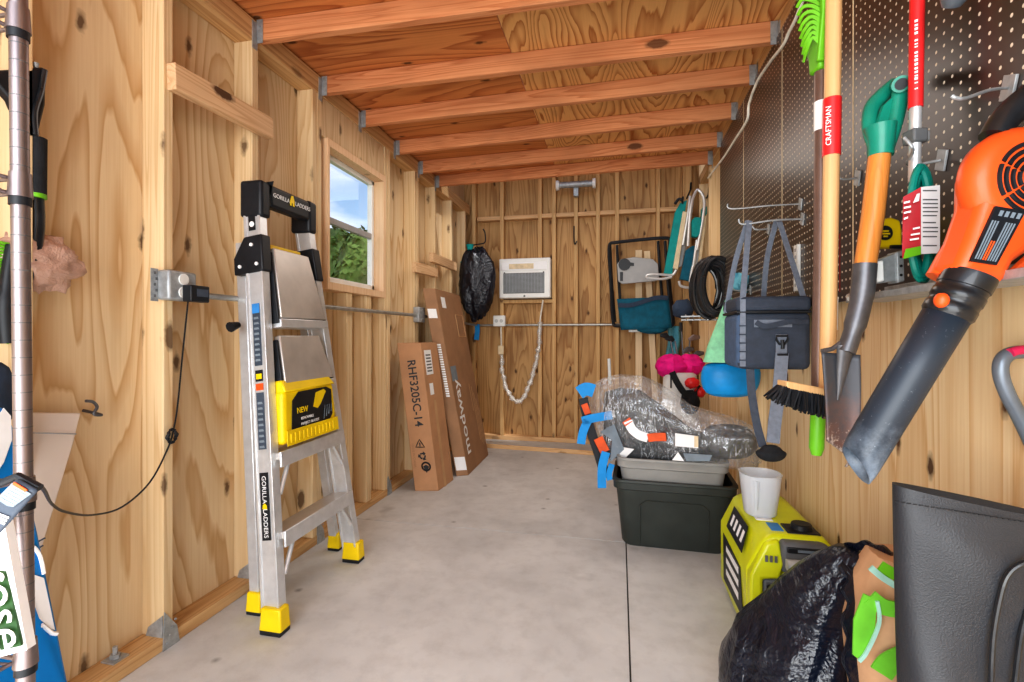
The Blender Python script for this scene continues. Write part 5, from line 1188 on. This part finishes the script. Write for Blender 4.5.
# tall dark canvas bag with piping
r = root('canvas_bag', (.535, .87, 0), 'tall dark grey canvas bag with piping standing in the right foreground', 'bag')
def db(z, w0, th, n=40):
    L_ = .424 + (.83 - z) * .028; Rr = .682; pts = []
    for i in range(n):
        q_ = 2 * math.pi * i / n; cxx = math.copysign(abs(math.cos(q_)) ** .45, math.cos(q_)); sy_ = math.copysign(abs(math.sin(q_)) ** .8, math.sin(q_))
        x = (L_ + Rr) / 2 + (Rr - L_) / 2 * cxx; f_ = th * (1 + .35 * nz((x * 9, z * 5, 1), 1, 3)) + (.10 * max(0, min(1, (.60 - x) / .07)) * (.5 + .5 * math.sin((x - .42) * 15 + (z - .8) * 14)) ** 2 * min(1, max(0, (.8 - z) * 8)) if sy_ < 0 else 0)
        zz = z - (.045 * ((x - L_) / (Rr - L_)) * (z / .83) ** 6)
        pts.append(V((x, .885 + sy_ * f_ * .5, zz)))
    return pts
zs = [0, .03, .1, .2, .3, .4, .5, .58, .65, .7, .74, .76, .775, .79, .81, .83]
rg = [db(z, 0, .09 * (1 if z < .6 else 1 - (z - .6) * 1.6)) for z in zs]
cen = lambda R_: sum(R_, V()) / len(R_)
inner = [[V((cen(R_).x + (p.x - cen(R_).x) * .97, cen(R_).y + (p.y - cen(R_).y) * .8, p.z - .003)) for p in R_] for R_ in (rg[-1], rg[-4], rg[-7])]
obj('bag_body', MB().loft(rg + inner), 'darkvinyl', r, angle=80)
def pp(u, v): return PY(u, v, .829)
for P in ([(1060, 552), (1024, 563), (1008, 575), (1000, 598), (993, 640), (991, 690)], [(1060, 585), (1034, 600), (1022, 630), (1014, 690)]):
    obj('piping', MB().tube(curve_pts([pp(u, v) for u, v in P], 6), .0035, 8), 'black_gloss', r)
m = MB()
for k in range(26):
    a = PY(897 + k * 6, 501.5 + k * .95, .848); m.obox(a, (.0028, 0, 0), (0, .001, 0), (0, 0, .0007))
obj('hem_stitching', m, 'black', r, smooth=False)

# ------------------------------------------------------------------ left foreground: shelf unit and what hangs about it
dL = .72
sh_ = root('wire_shelf_unit', PD(25, 640, dL), 'chrome wire shelving post with shelf corners at the left edge of the view', 'shelf')
pt, pb = PD(18, -20, dL), PD(26, 720, dL); pb2 = pt + (pb - pt) * (pt.z / (pt.z - pb.z))
obj('post', MB().tube([pt + (pt - pb) * .3, pb2], .0108, 20), 'chrome', sh_)
for k in range(60):
    z = .42 + k * .0255
    p = pt + (pb - pt) * ((pt.z - z) / (pt.z - pb.z)); obj('post_groove', MB().tube([p + UP * .0006, p - UP * .0006], .01092, 20), 'gen_grey', sh_)
dirS = V((-.0, -1, 0)); dirW = V((-1, 0, 0))
for v in (22, 188, 492, 655):
    p = PD(18 + (v / 682) * 8, v, dL)
    cl_ = obj('shelf_collar', MB().tube([p + UP * .022, p - UP * .014], [.0125, .0145], 20), 'chrome', sh_)
    obj('collar_clip', MB().tube([p - UP * .012, p - UP * .026], [.013, .013], 20), 'black', cl_)
    m = MB()
    for dz in (.014, -.008):
        m.tube([p + V((-.012, -.008, dz)), p + V((-.014, -.7, dz))], .003, 8); m.tube([p + V((-.012, 0, dz)), p + V((-.46, 0.0, dz))], .003, 8)
    zz = [p + V((-.014, -.012 - k * .03, .014 if k % 2 else -.008)) for k in range(22)]
    m.tube(zz, .0022, 6)
    for k in range(1, 16): m.tube([p + V((-.014, -.045 * k, .016)), p + V((-.46, -.045 * k, .016))], .002, 5)
    obj('wire_shelf', m, 'chrome', sh_)
# snow brush hung behind the post, on the left wall
xB = -1.50
def xb(P, x=xB): return [PX(u, v, x) for u, v in P]
r = root('snow_brush', PX(10, 345, xB), 'black long-handled snow brush with lime bristles hanging on the left plywood wall', 'brush')
obj('scraper_head', MB().prism(xb([(-12, 73), (2, 70), (45, 67), (46.5, 84), (46, 105), (38, 138), (28, 138), (12, 100)]), (-.03, 0, 0)), 'black', r, bevel=.006)
obj('scraper_rib', MB().tube(curve_pts(xb([(45, 70), (41, 92), (35, 112), (36, 135)], xB + .005), 5), .006, 8), 'black_gloss', r)
obj('foam_grip', MB().tube(xb([(36.5, 138), (36, 196)], xB - .015), .022, 16), 'black_soft', r); obj('grip_ring', MB().tube(xb([(36, 194), (36, 198)], xB - .015), .0225, 16), 'lime', r)
obj('shaft', MB().tube(curve_pts(xb([(35.5, 196), (36.5, 225), (32, 255), (22, 285), (12, 310)], xB - .02), 6), .0175, 14), 'black_gloss', r)
obj('brush_back', MB().tube(curve_pts(xb([(14, 246), (9, 275), (6, 310), (8, 343)], xB + .0), 6), [.016] * 10 + [.02] * 9, 12), 'black', r)
m = MB(); random.seed(9)
for k in range(30):
    for q_ in range(3):
        v = 244 + k * 3.4; a = PX(9, v, xB - .01 - .012 * q_); b_ = PX(-6 + random.uniform(-2, 2), v - 3, xB - .015 - .016 * q_); m.tube([a, b_], [.004, .003], 4)
obj('bristles', m, 'lime', r, smooth=False)
obj('hanging_pin', MB().tube([PX(36, 68, xB - .01), PX(35.5, 63, xB - .01)], [.005, .008], 10), 'galv', r)
# thin tan bag
c = PX(40, 262, -1.53)
r = thing('plastic_bag', MB().blob(c + V((0, -.015, .0)), (.03, .085, .07), 40, 24, lambda d: crump(d, 2.6, .35, 11) * (1.15 if d.y > .5 else 1)), 'pinkbag', 'crumpled thin tan plastic bag hanging on the left plywood behind the brush', 'bag', angle=80)
thing('dark_garment', MB().blob(PX(-14, 398, -1.46), (.04, .06, .08), 24, 14, lambda d: crump(d, 2, .2, 13)), 'navy', 'dark grey-blue bundled cloth behind the shelf post', 'cloth', angle=80)
# cream panel leaning on the left wall
xq = -1.50
P = [PX(u, v, x) for u, v, x in ((-10, 412, -1.53), (81, 413, -1.53), (73, 445, -1.515), (38, 562, -1.46), (30, 600, -1.44), (-10, 590, -1.44))]
r = root('cream_panel', PX(38, 600, -1.44), 'cream flat panel leaning on the left plywood under the rusty hook', 'panel')
obj('panel', MB().prism(P, (-.02, 0, 0)), 'cream', r, bevel=.003)
obj('fold_line', MB().tube([PX(0, 432, -1.508), PX(76, 434, -1.508)], .002, 6), 'grey_panel', r)
m = MB()
for k in range(3): m.tube([PX(30, 546 + 7 * k, -1.452), PX(45 - 2 * k, 538 + 7.5 * k, -1.452)], .0022, 6)
obj('edge_lines', m, 'tag_grey', r)
# blue board with white wave shapes
def bd_(u, v, x=-1.28): return PX(u, v, x)
r = root('surf_board', (-1.3, .8, 0), 'bright blue board with white wave graphics leaning behind the shelf post', 'board')
def xat(v): return -1.34 + (v - 400) / 282 * .12
Q = [(-40, 402), (-5, 404), (8, 410), (18, 440), (30, 498), (38, 530), (48, 580), (58, 630), (70, 690), (104, 860)]
outl = [PX(u, v, xat(v)) for u, v in Q] + [PX(-40, 860, xat(860))]
# clamp to the floor
outl = [V((p.x, p.y, max(p.z, 0))) for p in outl]
obj('board', MB().prism(outl, (-.03, 0, 0)), 'blueboard', r, bevel=.006)
def wave(P, nm='wave_graphic'):
    obj(nm, MB().prism([PX(u, v, xat(v) + .003) for u, v in P], (-.002, 0, 0)), 'label', r, smooth=False)
wave([(-10, 428), (4, 408), (11, 416), (12, 440), (4, 462), (-6, 478), (-10, 480)])
wave([(26, 572), (44, 578), (50, 606), (55, 630), (50, 628), (40, 619), (28, 610)])
obj('wave_line', MB().tube([PX(u, v, xat(v) + .003) for u, v in ((30, 638), (42, 625), (52, 633), (57, 634))], .0045, 6), 'label', r)
obj('wave_line', MB().tube(curve_pts([PX(u, v, xat(v) + .003) for u, v in ((22, 545), (32, 546), (40, 556), (44, 574))], 4), .004, 6), 'label', r)
# green sign
dG_ = .62
sg = [PD(u, v, dG_ + o) for u, v, o in ((-12, 522, .06), (3, 516, .05), (27, 650, .0), (-12, 660, .0))]
r = root('green_sign', PD(10, 655, dG_), 'green sign with a white border and white script lettering on the wire shelf', 'sign')
obj('border', MB().prism(sg, FWD * .012), 'label', r, smooth=False)
sg2 = [PD(u, v, dG_ + o - .002) for u, v, o in ((-12, 532, .06), (-2, 529, .05), (21, 646, .0), (-12, 653, .0))]
gp_ = obj('panel', MB().prism(sg2, FWD * .003), 'sign_green', r, smooth=False)
dn = (sg2[2] - sg2[1]).normalized(); text('rose', .062, sg2[1].lerp(sg2[2], .62) - RIGHT * .0095 - FWD * .004, dn, RIGHT + UP * .2, 'label', gp_, shear=.35)
# card hanging tag / charger on shelf
r = root('tool_charger', PD(15, 510, .50), 'dark grey tool charger with a printed warning sticker on the wire shelf', 'charger')
P = [(-8, 508), (14, 479), (36, 491), (-6, 538)]
obj('body', MB().prism([PD(u, v, .50) for u, v in P], FWD * .006), 'tag_grey', r, bevel=.003)
obj('sticker', MB().prism([PD(u, v, .4985) for u, v in ((-4, 499), (12, 483), (31, 494), (13, 507), (7, 506))], FWD * .001), 'tag_pale', r, smooth=False); obj('sticker_band', MB().prism([PD(u, v, .4978) for u, v in ((12, 484.5), (14, 482), (27, 490), (25, 492))], FWD * .001), 'orange2', r, smooth=False)
m = MB()
for k in range(5): m.prism([PD(0 + 3 * k, 499 - 2.3 * k, .4978), PD(13 + 3 * k, 506 - 2.3 * k, .4978), PD(13.6 + 3 * k, 505.3 - 2.3 * k, .4978), PD(.6 + 3 * k, 498.3 - 2.3 * k, .4978)], FWD * .0006)
for k in range(3): m.prism([PD(-4 - 1.5 * k, 512 + 3 * k, .4985), PD(9 - 2 * k, 517 + 3 * k, .4985), PD(8 - 2 * k, 519 + 3 * k, .4985), PD(-5 - 1.5 * k, 514 + 3 * k, .4985)], FWD * .0006)
obj('sticker_print', m, 'label', r, smooth=False)
obj('clip', MB().tube([PD(-6, 486, .51), PD(18, 476, .51), PD(40, 488, .51)], .004, 8), 'black', r)

# ------------------------------------------------------------------ outside the window
g_ = MB().box(-60, -1.9, -20, 60, -.3, -.2); o = struct('ground', g_, 'grass', smooth=False)
random.seed(21)
def tree(x, y, h_, w_, mat, label):
    r = root('tree', (x, y, -.2), label, 'tree', 'trees outside the window')
    obj('trunk', MB().tube([(x, y, -.2), (x + .1, y, h_ * .5)], [.18, .1], 8), 'bark', r)
    m = MB()
    for k in range(900):
        d = V((random.gauss(0, 1), random.gauss(0, 1), random.gauss(0, 1))).normalized()
        c = V((x, y, h_ * .58)) + V((d.x * w_, d.y * w_, d.z * h_ * .42)) * (.75 + .25 * random.random() + .18 * nz(d, 2.2, x))
        a = V((random.gauss(0, 1), random.gauss(0, 1), random.gauss(0, 1))).normalized(); b_ = a.cross(d).normalized() * .1 * w_; a = a * .13 * w_
        m.f([m.bm.verts.new(c - a), m.bm.verts.new(c + b_), m.bm.verts.new(c + a), m.bm.verts.new(c - b_)])
    m.blob((x, y, h_ * .58), (w_ * .8, w_ * .8, h_ * .36), 20, 12, lambda d: crump(d, 2, .2, int(x)))
    obj('crown', m, mat, r, smooth=False)
tree(-6.1, 10.9, 3.7, .75, 'leaf', 'nearest light green tree seen at the right of the window')
tree(-8.5, 13.6, 4.5, .95, 'leaf2', 'dark green tree seen at the left of the window')
tree(-10.7, 18.1, 5.3, 1.25, 'leaf', 'light green tree in the middle distance of the window view')
tree(-13.0, 23.8, 6.8, 1.7, 'leaf2', 'farthest dark green tree beyond the other trees in the window')

# ------------------------------------------------------------------ camera, light, sky
cam = bpy.data.cameras.new('camera'); co = bpy.data.objects.new('camera', cam); COL.objects.link(co)
cam.sensor_width = 36; cam.sensor_fit = 'HORIZONTAL'; cam.lens = F / 1024 * 36; cam.shift_y = -6 / 1024; cam.clip_start = .02; cam.clip_end = 200
co.location = (0, 0, CH); co.rotation_euler = (math.pi / 2, 0, TH); SC.camera = co
def area(name, loc, rot, sx_, sy_, e, col=(1, 1, 1)):
    l = bpy.data.lights.new(name, 'AREA'); l.shape = 'RECTANGLE'; l.size = sx_; l.size_y = sy_; l.energy = e; l.color = col
    o = bpy.data.objects.new(name, l); COL.objects.link(o); o.location = loc; o.rotation_euler = rot; return o
area('door_light', (-.45, -1.9, 1.45), (math.pi / 2, 0, 0), 2.6, 2.4, 126, (.96, .98, 1))
area('back_fill', (-.45, 3.2, 2.28), (0, 0, 0), 1.4, 1.6, 15, (1, .95, .88))  # soft fill light added under the joists for an even look
area('low_front_area', (-.45, -.2, .5), (math.radians(140), 0, 0), 1.6, .8, 16, (1, .97, .94))  # wide low area light behind the camera, tilted up and forward
w = bpy.data.worlds.new('sky'); SC.world = w; w.use_nodes = True; nt = w.node_tree; bg_ = nt.nodes['Background']
sky = nt.nodes.new('ShaderNodeTexSky'); sky.sky_type = 'NISHITA'; sky.sun_disc = False; sky.sun_elevation = math.radians(50); sky.sun_rotation = math.radians(200)
tc = nt.nodes.new('ShaderNodeTexCoord'); mp = nt.nodes.new('ShaderNodeMapping'); mp.inputs['Scale'].default_value = (1, 1, 3.2); nn_ = nt.nodes.new('ShaderNodeTexNoise'); nn_.inputs['Scale'].default_value = 3.4; nn_.inputs['Detail'].default_value = 5
cr_ = nt.nodes.new('ShaderNodeValToRGB'); cr_.color_ramp.elements[0].position = .48; cr_.color_ramp.elements[1].position = .72
mx = nt.nodes.new('ShaderNodeMixRGB'); mx.inputs[2].default_value = (6.5, 6.6, 6.9, 1)
nt.links.new(tc.outputs['Generated'], mp.inputs[0]); nt.links.new(mp.outputs[0], nn_.inputs['Vector']); nt.links.new(nn_.outputs['Fac'], cr_.inputs[0]); nt.links.new(cr_.outputs[0], mx.inputs[0]); nt.links.new(sky.outputs[0], mx.inputs[1]); nt.links.new(mx.outputs[0], bg_.inputs[0])
bg_.inputs[1].default_value = .2
su = bpy.data.lights.new('sun', 'SUN'); su.energy = 2.2; su.angle = .05; so = bpy.data.objects.new('sun', su); COL.objects.link(so); so.rotation_euler = (math.radians(35), 0, math.radians(60)); so.location = (0, -5, 8)
SC.view_settings.view_transform = 'Standard'; SC.view_settings.look = 'Medium High Contrast'; SC.view_settings.exposure = -.12
SC.cycles.use_denoising = True; SC.cycles.max_bounces = 8; SC.cycles.transparent_max_bounces = 12
